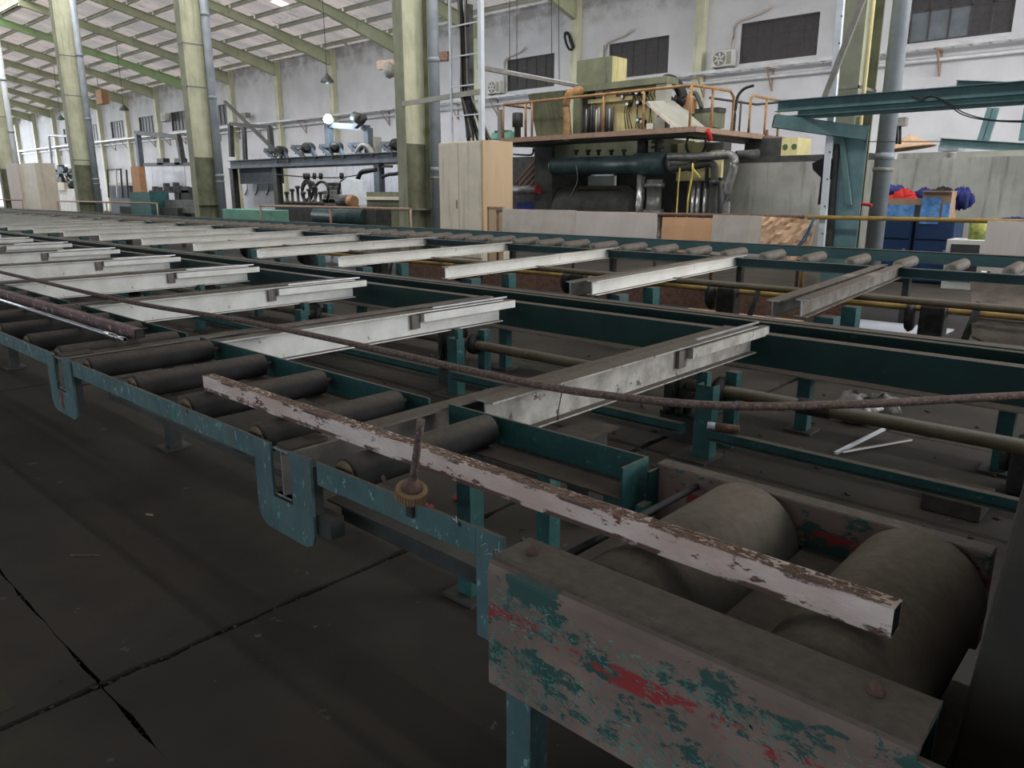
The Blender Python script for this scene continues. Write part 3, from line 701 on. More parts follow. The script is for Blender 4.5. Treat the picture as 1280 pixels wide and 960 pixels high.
# paint flakes left on the face, proud of the primer
fk = MB(); rd = random.Random(11)
for k in range(4600):
    u = rd.uniform(x0+.01, .3); v = rd.uniform(.435,.72)
    band = (v-.60)+(u+1.2)*-.02
    if abs(band) < .03 and rd.random() < .85: continue
    if rd.random() > (.95 if u < -1.02 else .22+.6*(.5+.5*math.sin(u*9+v*23+math.sin(u*3)*3))): continue
    L_ = rd.uniform(.002,.010)*(1.9 if rd.random()<.10 else 1); h_ = rd.uniform(.0006,.0022); a = rd.uniform(-1.0,.4)
    q = [(u+math.cos(a)*L_*s-math.sin(a)*h_*t_, 1.2612, v+math.sin(a)*L_*s+math.cos(a)*h_*t_) for s, t_ in ((-1,0),(-.3,-1),(.5,-.7),(1,0),(.4,.8),(-.5,.9))]
    fk.plate(q, (0,.0012,0))
fk.build('paint_flakes', T['tealflake'], bx, kind='stuff')
MB().box(-1.19,-1.105,1.28,1.35,.0,.43).build('leg', T['teal_rail'], bx)
for x, y in ((-1.17,1.36),(-.325,1.37)):
    p = MB(); p.cyl((x,y,.786),(x,y,.796),.016,12); p.lump((x,y,.80),.016,5,.6,8); p.build('weld_lump', T['rust'], bx)
MB().section((-1.36,2.30,.745),(-.30,2.30,.745),[(-.035,.0),(.035,.0),(.035,-.008),(.035,-.30),(-.035,-.30)]).build('back_bar', T['boxpaint'], bx, bevel=.006)
MB().box(-1.355,-1.345,2.2,2.30,.55,.73).build('back_bar_end', T['green'], bx)
MB().box(-1.27,-.27,1.45,2.27,.30,.33).build('sump_plate', T['dirt'], bx)
MB().box(-.80,-.62,1.43,2.26,.58,.60).build('gap_plate', T['dirt'], bx)
MB().box(-1.27,-.23,1.425,1.435,.42,.775).build('inner_wall', T['green'], bx)
for xc in (-.985,-.465):
    MB().lathe((xc,1.45,.595),(xc,2.24,.595),[(0,.03),(0,.165),(.012,.18),(.775,.18),(.79,.165),(.79,.03)],48).build('drum', T['drum'], bx)
MB().cyl((-1.15,1.44,.745),(-1.19,2.26,.70),.012,8).build('tie_rod', T['black'], bx)
MB().box(-1.36,-1.33,2.14,2.2,.01,.62).build('rear_leg', T['teal'], bx)
t = MB().plate([(-.262,1.62,0),(.9,1.62,0),(.9,1.62,1.5),(-.165,1.62,1.5)],(0,1.0,0)).build('machine_housing', T['darkblock'], bevel=.01)
tag(t, 'dark dusty upright machine casing at the right edge beside the big drums', 'machine')

# things on the floor between the beams
m = MB(); 
for k in range(9): m.lump((-1.75+random.uniform(-.16,.12), 5.95+random.uniform(-.2,.15), .07+random.random()*.06), random.uniform(.07,.11), k+50, .8, 9, .35)
tag(m.build('plastic_bag', T['plasticbag']), 'crumpled clear plastic bag on the floor beyond the low rail', 'bag')
tag(MB().bar((-1.62,4.97,.012),(-1.55,5.75,.012),.022,.018).build('white_strip', T['whitepost']), 'thin white strip on the floor, longer of two by the plastic bag', 'strip')
tag(MB().bar((-1.58,4.98,.03),(-1.33,5.62,.012),.018,.014).build('white_strip', T['white']), 'greyish thin strip on the floor crossing under the longer white one', 'strip')
t = thing('bottle', 'small red and white bottle lying beside the teal post', 'bottle', (-2.02,4.3,.24))
MB().cyl((-2.12,4.23,.265),(-1.98,4.27,.265),.026,12).build('body', T['rust'], t); MB().cyl((-2.17,4.217,.265),(-2.12,4.23,.265),.024,12,).build('neck', T['chalk'], t)
tag(MB().box(-.95,-.66,4.38,4.72,.0,.10).build('block', T['dirt'], bevel=.01), 'low dusty block on the floor behind the drum housing', 'block')
for k, (x, y, w, h, lab) in enumerate([(-.55,5.05,.10,.32,'dark greasy gearbox on the floor at the right edge, before the middle beam')]):
    t = thing('gearbox', lab, 'gearbox', (x,y,0)); MB().box(x-w,x+w,y-.12,y+.12,0,h).build('body', T['grease_shade'], t, bevel=.02); MB().cyl((x-.15,y,.2),(x-.1,y,.2),.09,14).build('flange', T['grease_shade'], t); MB().lump((x,y,h+.03),.05,4,.8,8,.2).build('breather', T['grease_shade'], t)
t = thing('bracket_plate', 'dusty brown plate on a dark bracket just under the nearest white beam', 'plate', (-2.2,2.9,.45))
MB().box(-2.33,-2.12,2.55,3.15,.505,.515).build('plate', T['dirt'], t); MB().box(-2.30,-2.16,2.95,3.10,.0,.505).build('bracket', T['dark'], t)
tag(MB().box(-3.35,-2.62,3.3,3.6,0,.025).build('cardboard_piece', T['dirt']), 'flat dusty board on the floor beneath the first gap between white beams', 'board')
m = MB(); rd = random.Random(77)
for k in range(160):
    x, y = rd.uniform(-6,-.6), rd.uniform(2.6,6.6); r = rd.uniform(.006,.022); m.lump((x,y,r*.4), r, k, .5, 6, .5)
m.build('dirt_clods', T['dirt'], fl, kind='stuff')
for (x, y), lab in ((at(535,632,z=.02).xy,'small red rag scrap on the floor behind the front rail, left one'),(at(573,622,z=.02).xy,'small red rag scrap on the floor behind the front rail, right one')):
    tag(MB().lump((x,y,.015),.03,int(-x*100),.5,8,.4).build('rag_scrap', T['redpaint']), lab, 'rag')

# ------------------------------------------------------------------ far bank of beams
def far_beam(mt, y0=6.6, y1=11.0, g='white beams of the far bank'):
    x = -2.84; t = thing('rake_beam', 'x', 'beam', (x, y0, .53), g); sx = -.09*(y1-y0)
    MB().hbeam((x,y0,.675),(x+sx,y1,.675),.12,.155,.009,.008).build('web_and_flanges', mt, t)
    e = MB(); e.hbeam((x,y0-.003,.675),(x,y0+.01,.675),.12,.155,.010,.010).build('sawn_end', T['alu'], t)
    MB().box(x-.05+sx,x+.05+sx,y1-.1,y1+.12,.56,.62).build('end_tongue', T['dark'], t)
    return t
fb0 = far_beam(T['greybeam'], g='dusty grey beams of the far bank'); fb0['label'] = 'dusty grey H-beam of the far bank with its bright sawn end, left one of the nearest pair'
fb1 = dup(fb0, (-2.58,6.6,.56), 'dusty grey H-beam of the far bank with its bright sawn end, right one of the nearest pair', 'dusty grey beams of the far bank')
dup(fb0, (-5.1,6.52,.53), 'dusty grey H-beam stub of the far bank beside the second post pair', 'dusty grey beams of the far bank')
fw = far_beam(T['whitefar']); 
fw.location = (-4.86,6.6,.55); fw['label'] = 'white H-beam of the far bank, first beyond the grey pair'
for k in range(1, 20): dup(fw, (-4.86-2.33*k,6.6,.55), 'white H-beam of the far bank, %s beyond the grey pair' % NTH[k], 'white beams of the far bank')
def far_stand():
    x = -2.62; t = thing('support_stand', 'x', 'stand', (x,7.05,0), 'green support posts of the far bank')
    MB().box(x+.03,x+.21,6.95,7.13,.0,.592).build('post', T['teal_far'], t, bevel=.004)
    MB().box(x+.0,x+.14,7.75,7.9,0,.592).build('rear_post', T['teal'], t); return t
fs = far_stand(); fs['label'] = 'square teal post under the grey pair of far beams'
for k in range(1, 14): dup(fs, (-2.62-2.33*k,7.05,0), 'square teal post under the %s white beam of the far bank' % NTH[k-1], 'green support posts of the far bank')
def far_drive():
    x = -2.25; y = 8.8; z = .42; t = thing('chain_drive', 'x', 'chain drive', (x,y,0), 'chain drives under the far beams')
    MB().lathe((x-.03,y,z),(x+.03,y,z),[(0,.04),(0,.16),(.03,.18),(.06,.16),(.06,.04)],14).build('sprocket', T['grease_shade'], t)
    MB().box(x+.1,x+.34,y-.1,y+.1,.0,.55).build('bearing_pedestal', T['grease_shade'], t, bevel=.02)
    MB().bar((x+.5,y-.1,0),(x+.62,y,.62),.05,.05).build('brace', T['dark'], t)
    MB().cyl((x+.05,y-.5,.2),(x+.35,y-.5,.2),.06,10).build('roller', T['grease_shade'], t); return t
fd = far_drive(); fd['label'] = 'dark chain drive behind the grey pair of far beams'
for k in range(1, 10): dup(fd, (-2.25-2.33*k,8.8,0), 'dark chain drive behind the %s white beam of the far bank' % NTH[k-1], 'chain drives under the far beams')
for y, z, lab, mt, r in ((8.6,.60,'upper greasy shaft under the far bank of beams','shaft',.04),(8.85,.50,'ochre pipe just below the upper shaft of the far bank','yellowrail',.035),(9.6,.42,'grey dusty pipe low under the far bank','greybeam',.05)):
    tag(MB().cyl((-30,y,z),(1.5,y,z),r,10).build('drive_shaft', T[mt]), lab, 'shaft')
tag(MB().box(-64,3,7.0,12.4,.0,.02).build('under_bank_shade', T['grease_shade']), 'black sheet standing in for shade on the floor under the far bank of beams', 'tray')  # black sheet added to put the deep shade under the bank into colour
tag(MB().box(-24,2,7.9,7.95,.02,.22).build('floor_channel', T['dirt']), 'low dusty channel along the floor under the far bank', 'channel')
tag(MB().box(-12,-3.2,10.0,10.05,.05,.35).build('guard_board', T['rust']), 'reddish brown board under the far bank of beams', 'board')
tag(MB().box(-3.5,-2.2,9.9,10.6,.021,.04).build('ribbed_sheet', T['sheetmetal']), 'pale ribbed sheet lying below the far roller rail, right of the grey beams', 'sheet')
tag(MB().box(-5.2,-3.6,9.2,9.35,.02,.14).build('plank', T['orangeply']), 'orange-brown plank on the floor under the far bank', 'plank')
tag(MB().box(-2.1,-1.3,7.7,7.8,.02,.12).build('plank', T['ply']), 'pale worn plank under the far bank near the right edge', 'plank')
tag(MB().plate([(-1.9,9.6,.72),(-.8,9.6,.72),(-.75,8.6,.38),(-1.2,8.3,.2),(-1.6,8.5,.3)],(0,0,.02)).build('chute_plate', T['dirt']), 'dust-covered sloping plate under the far roller rail at right', 'plate')

# back roller conveyor
bc = thing('roller_conveyor', 'back roller conveyor with dusty teal rails running the length of the hall', 'conveyor', (-25,11.3,0))
MB().channel((-70,10.72,.685),(3,10.72,.685),.09,.13,.01,1).build('near_rail', T['teal_far'], bc)
MB().channel((-70,12.0,.79),(3,12.0,.79),.12,.16,.01,-1).build('far_rail', T['teal_far'], bc)
MB().box(-70,3,12.0,12.14,.86,.873).build('far_rail_top', T['teal_far'], bc)
r1 = MB().lathe((-1.75,10.80,.76),(-1.75,11.5,.78),[(0,.03),(.002,.05),(.02,.075),(.66,.075),(.70,.06)],14).build('roller', T['greybeam'], bc)
for k in range(1, 70): clone(r1, (-.622*k,0,0))
for x in range(0, 24): MB().box(-2.9-2.33*x,-2.82-2.33*x,10.75,10.85,0,.62).build('leg', T['dark'], bc)

# ------------------------------------------------------------------ railings and draped boards
def railing(xs, y, zt, mt, label, zb=0, low=None, g=None):
    t = thing('railing', label, 'railing', (sum(xs)/len(xs), y, zb), g)
    MB().cyl((min(xs)-.02,y,zt),(max(xs)+.02,y,zt),.035,10).build('top_rail', mt, t)
    for x in xs: MB().cyl((x,y,zb),(x,y,zt),.03,10).build('post', mt, t)
    return t
railing([-5.0,-2.3,.2], 12.72, 1.30, T['yellowrail'], 'ochre pipe railing in front of the blue cabinets')
railing([-22.4,-18.6,-15.1], 12.72, 1.28, T['railrust'], 'rusty pipe railing left of the big column by the beige cabinet')
railing([-41,-35,-30], 12.72, 1.28, T['railrust'], 'rusty pipe railing before the green press at left')
railing([-66,-58,-52,-46.4], 12.72, 1.28, T['railrust'], 'distant rusty railing at the left edge')
railing([-12.1,-9.9,-7.9,-6.7,-5.1], 12.755, 1.29, T['rust'], 'brown railing carrying the row of boards before the press')
def board(a, b, zt, zb, y, mt, label, name='board', bend=.02):
    n = 10; m = MB(); vs = []
    for i in range(n+1):
        x = a+(b-a)*i/n; vs += [(x, y-.015+bend*math.sin(i*1.3), zb+random.uniform(-.01,.01)), (x, y, zt+random.uniform(-.006,.006)), (x, y+.02+.0, zt), (x, y+.0+bend*math.sin(i*1.3), zb)]
    m.add(vs, [(4*i+k, 4*i+(k+1)%4, 4*i+4+(k+1)%4, 4*i+4+k) for i in range(n) for k in range(4)]+[(0,1,2,3),(4*n,4*n+1,4*n+2,4*n+3)])
    return tag(m.build(name, mt), label, 'board' if name == 'board' else name.replace('_',' '), None)
def bx_(px): return at(px, 285, Y=12.7).x
board(bx_(628), bx_(719.5), 1.33,.62,12.70, T['card'], 'dusty grey cardboard sheet hung left of the smooth board', 'cardboard_sheet')
board(bx_(720.5), bx_(821), 1.31,.62,12.69, T['card2'], 'smooth pinkish-grey board hung beside the orange plywood')
board(bx_(827), bx_(890), 1.24,.60,12.71, T['orangeply'], 'orange plywood board hung on the brown railing')
board(bx_(890.5), bx_(953), 1.30,.60,12.69, T['card'], 'grey cardboard sheet between the orange plywood and the creased paper', 'cardboard_sheet')
sk = thing('paper_sheet', 'creased tan paper sheet with blue tape hung beside the white strut', 'paper', (-5.3,12.66,.6))
m = MB(); nx, nz = 14, 10; a, b = bx_(953.5), bx_(1021)
vs = []
for j in range(nz+1):
    for i in range(nx+1):
        u = i/nx; v = j/nz; top = 1.29-.05*u*u; right = (-.09*(1-v))*(u**3)
        vs.append((a+(b-a)*u+right, 12.66+random.uniform(-.035,.035), .6+(top-.6)*v))
m.add(vs, [(j*(nx+1)+i, j*(nx+1)+i+1, (j+1)*(nx+1)+i+1, (j+1)*(nx+1)+i) for j in range(nz) for i in range(nx)])
o = m.build('sheet', T['sack'], sk); s_ = o.modifiers.new('s','SOLIDIFY'); s_.thickness = .008
MB().tube([at(*p,Y=12.6) for p in ((997,307),(1003,300),(1010,288),(1016,274),(1018,272),(1012,288),(1006,301),(999,308))], .013, 6).build('blue_tape', T['bluetape'], sk)
board(bx_(1234), bx_(1330), 1.30,.60,12.66, T['card2'], 'large pinkish-grey board at the right edge, hung over the ochre railing')

# ------------------------------------------------------------------ electrical cabinet, riser ladder, cables
cb = thing('electrical_cabinet', 'tall beige electrical cabinet with plywood side beside the big column', 'cabinet', (-14,14,0))
MB().box(-14.85,-13.32,13.5,14.5,0,2.90).build('body', T['cab'], cb, bevel=.01)
MB().box(-14.82,-14.12,13.47,13.5,.1,2.86).build('door', T['cab'], cb); dr = MB().box(-14.10,-13.34,13.47,13.5,.1,2.86).build('door', T['cab'], cb)
MB().box(-14.2,-14.17,13.45,13.47,1.3,1.5).build('handle', T['strapgrey'], dr)
MB().box(-13.32,-13.27,13.49,14.55,0.7,2.91).build('plywood_side', T['ply'], cb)
t = thing('crate_door', 'small pale wood door panel with a frame at the foot of the beige cabinet', 'door', (-12.3,12.95,0))
a, b = at(611,280,Y=12.95).x, at(629,280,Y=12.95).x
MB().box(a,b,12.95,12.98,.02,1.33).build('panel', T['ply'], t); MB().box(a-.03,a,12.93,13.0,0,1.37).box(a-.03,b,12.93,13.0,1.33,1.37).build('frame', T['cardbrown'], t)
ld = thing('ladder_frame', 'tall pale steel ladder frame rising above the beige cabinet', 'frame', (-13.9,13.8,2.9))
for x, y, w, zz in ((-13.36,13.55,.11,9.4),(-14.45,13.6,.05,9.4)): MB().box(x-w/2,x+w/2,y-w/2,y+w/2,2.9,zz).build('upright', T['whitepost'], ld)
for k in range(9): MB().box(-14.45,-13.4,13.58,13.61,3.5+.68*k,3.53+.68*k).build('rung', T['whitepost'], ld)
MB().bar((-16.75,13.95,4.0),(-13.36,13.5,4.0),.05,.12).build('tie_channel', T['greymach'], ld)
arm = thing('diagonal_strut', 'grey slotted strut slanting down from the ladder frame to the press', 'strut', (-12,13.6,4))
MB().bar((-13.45,13.55,4.55),at(722,107,Y=17),.08,.10).build('strut', T['strapgrey'], arm); MB().bar((-13.45,13.45,4.60),at(722,105,Y=16.9),.02,.02).build('edge_strip', T['tray'], arm)
cbn = thing('cable_bundle', 'thick bundle of black cables dropping into the beige cabinet', 'cables', (-14.1,13.6,2.9))
rd = random.Random(5)
for k in range(13):
    x = -14.22+.025*k+rd.uniform(-.02,.02); y = 13.72+rd.uniform(-.07,.07); w = rd.uniform(.016,.03)
    pts = [Vector((x-.12+rd.uniform(-.03,.03),y,9.3))]+[Vector((x+rd.uniform(-.03,.03)-.02*(6-j),y,8.3-j*.7)) for j in range(7)]+[Vector((x+.10+.035*k*.8,y,3.4)),Vector((x+.16+.05*k,y,2.92))]
    MB().tube(smooth(pts,3), w, 6).build('cable', T['black'] if k % 4 else T['strapgrey'], cbn)
MB().box(-14.02,-13.86,13.66,13.8,3.0,6.0).build('trunk_duct', T['dark'], cbn)
# crane ropes hanging in front of the back wall
for n, px in enumerate((637,646,689,698)):
    tag(MB().cyl(at(px,-20,Y=20),at(px+(0 if n < 2 else 1),102,Y=20),.012,5).build('hanging_wire', T['black']), ['leftmost','second','third','rightmost'][n]+' of the four thin black wires hanging before the wall right of the ladder frame', 'wire', 'thin hanging wires')
tag(MB().tube(smooth([at(*p,Y=27.62) for p in ((706,45),(708,42),(711,44),(713,52),(716,60),(712,62),(708,55),(706,46),(706,42),(710,41),(714,50),(717,60))],3),.05,6).build('cable_coil', T['black']), 'black cable coil hung on the green pilaster above the press', 'cable')

# ------------------------------------------------------------------ jib arm, green post, slanting strut (right)
jb = thing('jib_beam', 'long teal channel jib beam reaching in from the right above the blue cabinets', 'beam', (-3,12.5,2.9))
p, q = at(973,128,Y=12.5), at(1400,103,Y=12.5); p.z -= .07; q.z = p.z
MB().channel(p, q, .13, .17, .012, 1).build('channel', T['jib'], jb)
MB().bar(p+Vector((0,-.06,-.16)), q+Vector((0,-.06,-.16)), .16,.012).build('bottom_flange', T['jib'], jb)
MB().bar(p+Vector((.3,.15,-.13)), q+Vector((.3,.15,-.13)), .12,.13).build('second_member', T['jib'], jb)
for k in range(2): MB().tube(smooth([at(*pp,Y=12.35) for pp in ((1138,118+k),(1150,124+k*2),(1165,120+k),(1185,128+k*3),(1205,141+k*3),(1240,150+k),(1290,151+k*2))],4), .009, 6).build('cable', T['black'], jb)
ja = thing('jib_arm', 'short grey-teal box arm with an open end, fixed to the teal post', 'arm', (-5,12.5,2.8))
a, b = at(967,151,Y=12.25), at(1082,167,Y=13.0)
MB().bar(a, b, .16,.20).build('arm', T['jib'], ja); MB().bar(a+(a-b).normalized()*.004, a, .13,.17).build('open_end', T['black'], ja)
tp = thing('teal_post', 'scuffed teal steel post with a bracket before the big column at right', 'post', (-4.6,13,0))
MB().hbeam((-4.60,13.1,0),(-4.60,13.1,2.72),.36,.30,.02,.02,(0,1,0)).build('post', T['post_green'], tp)
MB().box(-4.62,-4.26,12.94,12.955,0,2.72).build('face_plate', T['post_green'], tp)
MB().plate([at(*pp,Y=12.85) for pp in ((1048,168),(1054,168),(1064,256),(1057,256))],(0,.06,0)).build('bracket', T['jib'], tp)
ws = thing('slotted_strut', 'pale blue-white slotted strut standing before the teal post', 'strut', (-4.9,12.8,0))
MB().bar(at(1054,-30,Y=12.8), at(1026,312,Y=12.8), .10,.08,(0,1,0)).build('strut', T['whitepost'], ws)
for k in range(9):
    c = at(1052-k*3, 20+k*34, Y=12.75); MB().cyl((c.x,12.745,c.z),(c.x,12.76,c.z),.012,8).build('slot', T['black'], ws)
tag(MB().bar(at(1082,-10,Y=12.6), at(1031,122,Y=12.6), .09,.05,(0,1,0)).build('diagonal_bar', T['strapgrey']), 'dark grey flat bar slanting across the top of the pale strut', 'bar')
tag(MB().bar(at(1045,180,Y=12.9), at(1036,312,Y=12.9), .10,.06,(0,1,0)).build('dark_batten', T['dark']), 'dark stained batten standing between the pale strut and the teal post', 'batten')
tag(MB().plate([at(*pp,Y=12.80) for pp in ((1015,204),(1028,198),(1036,190),(1040,200),(1034,250),(1022,256),(1026,222),(1016,212))],(0,.05,0)).build('hanging_rag', T['blackcloth']), 'torn black rag hanging left of the pale strut', 'rag')
tag(MB().cyl(at(1080,177,Y=12.9),at(1180,177,Y=14.5),.008,5).build('wire', T['black']), 'thin black wire stretched right from the teal post', 'wire')
tag(MB().tube([at(*pp,Y=14.0) for pp in ((1072,256),(1078,255),(1086,256),(1090,257))],.03,6).build('red_rag', T['red']), 'small red rag tied to the conduit beside the teal post', 'rag')

# ------------------------------------------------------------------ concrete tank wall, clutter on it, blue cabinets in front
cw = MB().box(-9.6,3.5,19,22,0,2.42).build('concrete_plinth', T['concrete']); tag(cw, 'stained grey concrete tank wall right of the press', 'wall')
tag(MB().box(-9.6,-6.2,19.1,20.2,2.42,2.58).build('plank', T['dark']), 'dark timber lying on the concrete tank wall near the press', 'timber')
tag(MB().box(-5.6,-4.6,19.1,20,2.42,2.55).build('plank', T['concrete']), 'grey timber lying on the concrete tank wall behind the downpipe', 'timber')
tag(MB().box(-4.4,3,19.1,19.5,2.42,2.54).build('plank', T['greymach']), 'long grey-brown timber lying on the concrete tank wall at right', 'timber')
tag(MB().lathe(at(1137,186,Y=19.6),at(1137,160,Y=19.6),[(0,.55),(.03,.53),(.30,.05),(.33,.01)],20).build('straw_hat', T['straw']), 'conical straw hat on the concrete tank wall', 'hat')
for k, (p1, p2, w, lab) in enumerate([((1175,178),(1300,186),.18,'dark teal beam lying lowest on the concrete tank wall'),((1195,108),(1300,112),.16,'dark teal channel lying above the jib beam at right')]):
    tag(MB().hbeam(at(*p1,Y=19.3 if k == 0 else 13.2),at(*p2,Y=19.3 if k == 0 else 13.2),.16,w).build('steel_beam', T['jib']), lab, 'beam')
t = thing('steel_strut', 'pair of dark slanting teal struts propped behind the jib beam', 'strut', (-3,19,2.5))
MB().bar(at(1225,176,Y=19.4),at(1238,135,Y=19.4),.12,.10).build('strut', T['jib'], t); MB().bar(at(1233,176,Y=19.4),at(1246,135,Y=19.4),.10,.10).build('strut', T['jib'], t)
tag(MB().bar(at(1277,176,Y=19.4),at(1284,135,Y=19.4),.12,.10).build('steel_strut', T['jib']), 'single dark teal strut at the right edge above the concrete wall', 'strut')
tag(MB().box(*(lambda a,b:(a.x,b.x,19.3,19.9,2.58,2.58+.12))(at(1172,190,Y=19.3),at(1197,190,Y=19.3))).build('foil_bundle', T['chrome']), 'small shiny foil bundle on the timber above the concrete wall', 'bundle')
t = thing('gear_motor', 'dark motor with a yellow-green box face at the end of the walkway', 'motor', (-8,19.6,2.5))
a, b = at(930,185,Y=19.4), at(977,185,Y=19.4)
MB().box(a.x,b.x,19.4,20.3,2.5,3.05).build('motor_body', T['dark'], t, bevel=.03)
a, b = at(977,180,Y=19.35), at(997,180,Y=19.35)
MB().box(a.x,b.x,19.35,20.2,2.58,3.02).build('yellow_box', T['cream'], t)
for dx in (.1,.33): MB().cyl((a.x+dx,19.34,2.8),(a.x+dx,19.36,2.8),.07,12).build('round_port', T['lampgreen'], t)
MB().lathe(at(958,175,Y=19.6),at(958,150,Y=19.6),[(0,.16),(.08,.16),(.1,.05),(.25,.05)],12).build('valve_cap', T['rust'], t)

def blue_cabinet(xa, xb, label):
    t = thing('storage_cabinet', label, 'cabinet', ((xa+xb)/2,16.3,0), 'navy storage cabinets')
    MB().box(xa,xb,16.0,16.7,0,1.22).build('body', T['bluecab'], t, bevel=.02)
    for z0, z1 in ((.05,.42),(.84,1.18),(.46,.80)): dr = MB().box(xa+.03,xb-.03,15.97,16.0,z0,z1).build('drawer', T['bluecab'], t)
    MB().box((xa+xb)/2+.2,(xa+xb)/2+.25,15.95,15.97,.6,.65).build('knob', T['chrome'], dr)
    return t
blue_cabinet(-4.9,-4.27,'navy blue storage cabinet, left one, beside the big downpipe'); blue_cabinet(-4.22,-3.55,'navy blue storage cabinet, right one, under the carton')
a, b = at(1106,262,Y=16.1), at(1144,262,Y=16.1)
tag(MB().box(a.x,b.x,16.05,16.6,1.22,1.46).build('blue_box', T['bluefoil'], bevel=.01), 'bright mottled blue box on the left navy cabinet', 'box')
tag(MB().box(a.x,b.x+.15,16.05,16.6,1.46,1.58).build('flat_carton', T['cardbrown']), 'flat brown cardboard tray on top of the bright blue box', 'carton')
t = thing('carton', 'open brown cardboard carton with blue print on the right navy cabinet', 'carton', (-3.95,16.2,1.22))
a, b = at(1152,260,Y=16.0), at(1188,260,Y=16.0)
MB().box(a.x,b.x,15.99,16.5,1.22,1.72).build('body', T['cardbrown'], t); MB().box(a.x,a.x+.32,15.96,15.99,1.12,1.6).build('blue_panel', T['bluefoil'], t); MB().box(a.x+.36,b.x,15.965,15.99,1.22,1.5).build('blue_print', T['bluefoil'], t)
MB().box(a.x,b.x,15.9,16.0,1.70,1.72).build('flap', T['cardbrown'], t)
def heap(name, label, mt, px0, px1, py0, py1, Y, seed, n=9):
    rd = random.Random(seed); m = MB(); a = at(px0,py1,Y=Y); b = at(px1,py0,Y=Y)
    for k in range(n):
        u = (k+.5)/n; h = (b.z-a.z)*(.45+.5*math.sin(math.pi*u))
        w_ = (b.x-a.x)/n*1.5; m.lump((a.x+(b.x-a.x)*u, Y+rd.uniform(-.1,.1), a.z+h*.42), w_, seed*20+k, max(.5,h*.5/w_), 13, .30)
    return tag(m.build(name, mt), label, 'cloth')
heap('jacket','bright red jacket heaped on the cartons left of the navy one',T['red'],1112,1146,234,256,16.3,3,6)
heap('jacket','patterned dark red and blue cloth behind the bright red jacket',T['navy'],1107,1132,229,246,16.6,4,4)
heap('jacket','black jacket heaped on top of the brown carton',T['blackcloth'],1160,1192,231,252,16.3,5,5)
heap('jacket','navy blue jacket heaped left of and behind the black one',T['navy'],1140,1172,233,252,16.55,6,5)
heap('jacket','navy blue jacket hanging off the right side of the brown carton',T['navy'],1188,1217,230,258,16.5,7,5)
t = thing('small_oven', 'small white-framed cabinet with a dark glass front beside the navy cabinets', 'oven', (-3.2,15.5,0))
a, b = at(1182,310,Y=15.4), at(1231,310,Y=15.4)
MB().box(a.x,b.x,15.42,16.0,0,.88).build('body', T['acwhite'], t, bevel=.01); MB().box(a.x+.08,b.x-.08,15.40,15.425,.2,.80).build('glass_front', T['glass'], t)
a, b = at(1209,290,Y=15.6), at(1232,290,Y=15.6)
tag(MB().cyl(((a.x+b.x)/2,15.7,.88),((a.x+b.x)/2,15.7,1.18),(b.x-a.x)/2,16).build('tin', T['greenyellow']), 'green and yellow tin on the small white-framed cabinet', 'tin')
heap('cloth_bundle','small navy cloth bundle at the right edge above the board',T['navy'],1252,1285,271,280,13.2,9,4)
t = thing('wall_box', 'grey junction box with two dark pipes behind the downpipe', 'box', (-5.2,18.6,2.3))
a, b = at(1120,158,Y=18.6), at(1128,147,Y=18.6); MB().box(a.x,b.x+.1,18.5,18.7,a.z,b.z).build('box', T['strapgrey'], t)
for px in (1121,1125): MB().cyl(at(px,180,Y=18.6),at(px,157,Y=18.6),.03,6).build('pipe', T['black'], t)

# ------------------------------------------------------------------ extrusion press with walkway
PY = 16.0
wk = thing('walkway', 'rusty-edged steel walkway with an orange handrail around the press', 'walkway', (-12,17,3))
MB().box(-15.05,-9.0,16.0,17.0,3.02,3.14).build('deck_front', T['railrust'], wk); MB().box(-9.9,-9.0,17.0,20.6,3.02,3.14).build('deck_side', T['railrust'], wk)
MB().box(-15.0,-9.35,16.3,17.0,2.96,3.02).build('deck_underside', T['dark'], wk); MB().box(-9.85,-9.35,17.0,20.5,2.96,3.02).build('deck_underside', T['dark'], wk)
def rail_poly(pts, posts, mt, r=.035):
    MB().tube(pts, r, 8).build('handrail', mt, wk)
    for x, y in posts: MB().cyl((x,y,3.13),(x,y,4.02),r*.9,8).build('handrail_post', mt, wk)
ZR = 4.02
rail_poly([(-14.95,16.03,ZR),(-12.0,16.03,ZR),(-9.3,16.03,ZR),(-9.15,16.1,ZR),(-9.05,17.0,ZR),(-9.02,17.55,ZR),(-9.0,17.7,ZR-.12),(-9.0,17.7,3.13)], [(at(p_,150,Y=16.03).x,16.03) for p_ in (629,657,665,754,804)]+[(-9.2,16.05),(-9.07,16.8)], T['orange'])
rail_poly([(-9.0,18.6,3.13),(-9.0,18.6,ZR-.08),(-9.0,18.75,ZR),(-9.0,20.3,ZR)], [(-9.0,19.5),(-9.0,20.3)], T['orange'])
rail_poly([(-9.9,18.2,ZR-.03),(-9.7,20.4,ZR-.03),(-9.0,20.3,ZR-.03)], [(-9.75,19.6)], T['dark'], .03)
MB().tube(smooth([Vector(at(708,176,Y=16.1)),Vector(at(709,150,Y=16.1)),Vector(at(708,130,Y=16.1)),Vector(at(712,117,Y=16.1)),Vector(at(722,113,Y=16.3)),Vector(at(726,114,Y=16.9))],4), .10, 10).build('bent_vent_pipe', T['orange'], wk)
rail_poly([(-15.0,16.05,ZR),(-15.0,17.2,ZR),(-13.6,17.2,ZR)], [(-14.3,17.2)], T['rust'], .03)

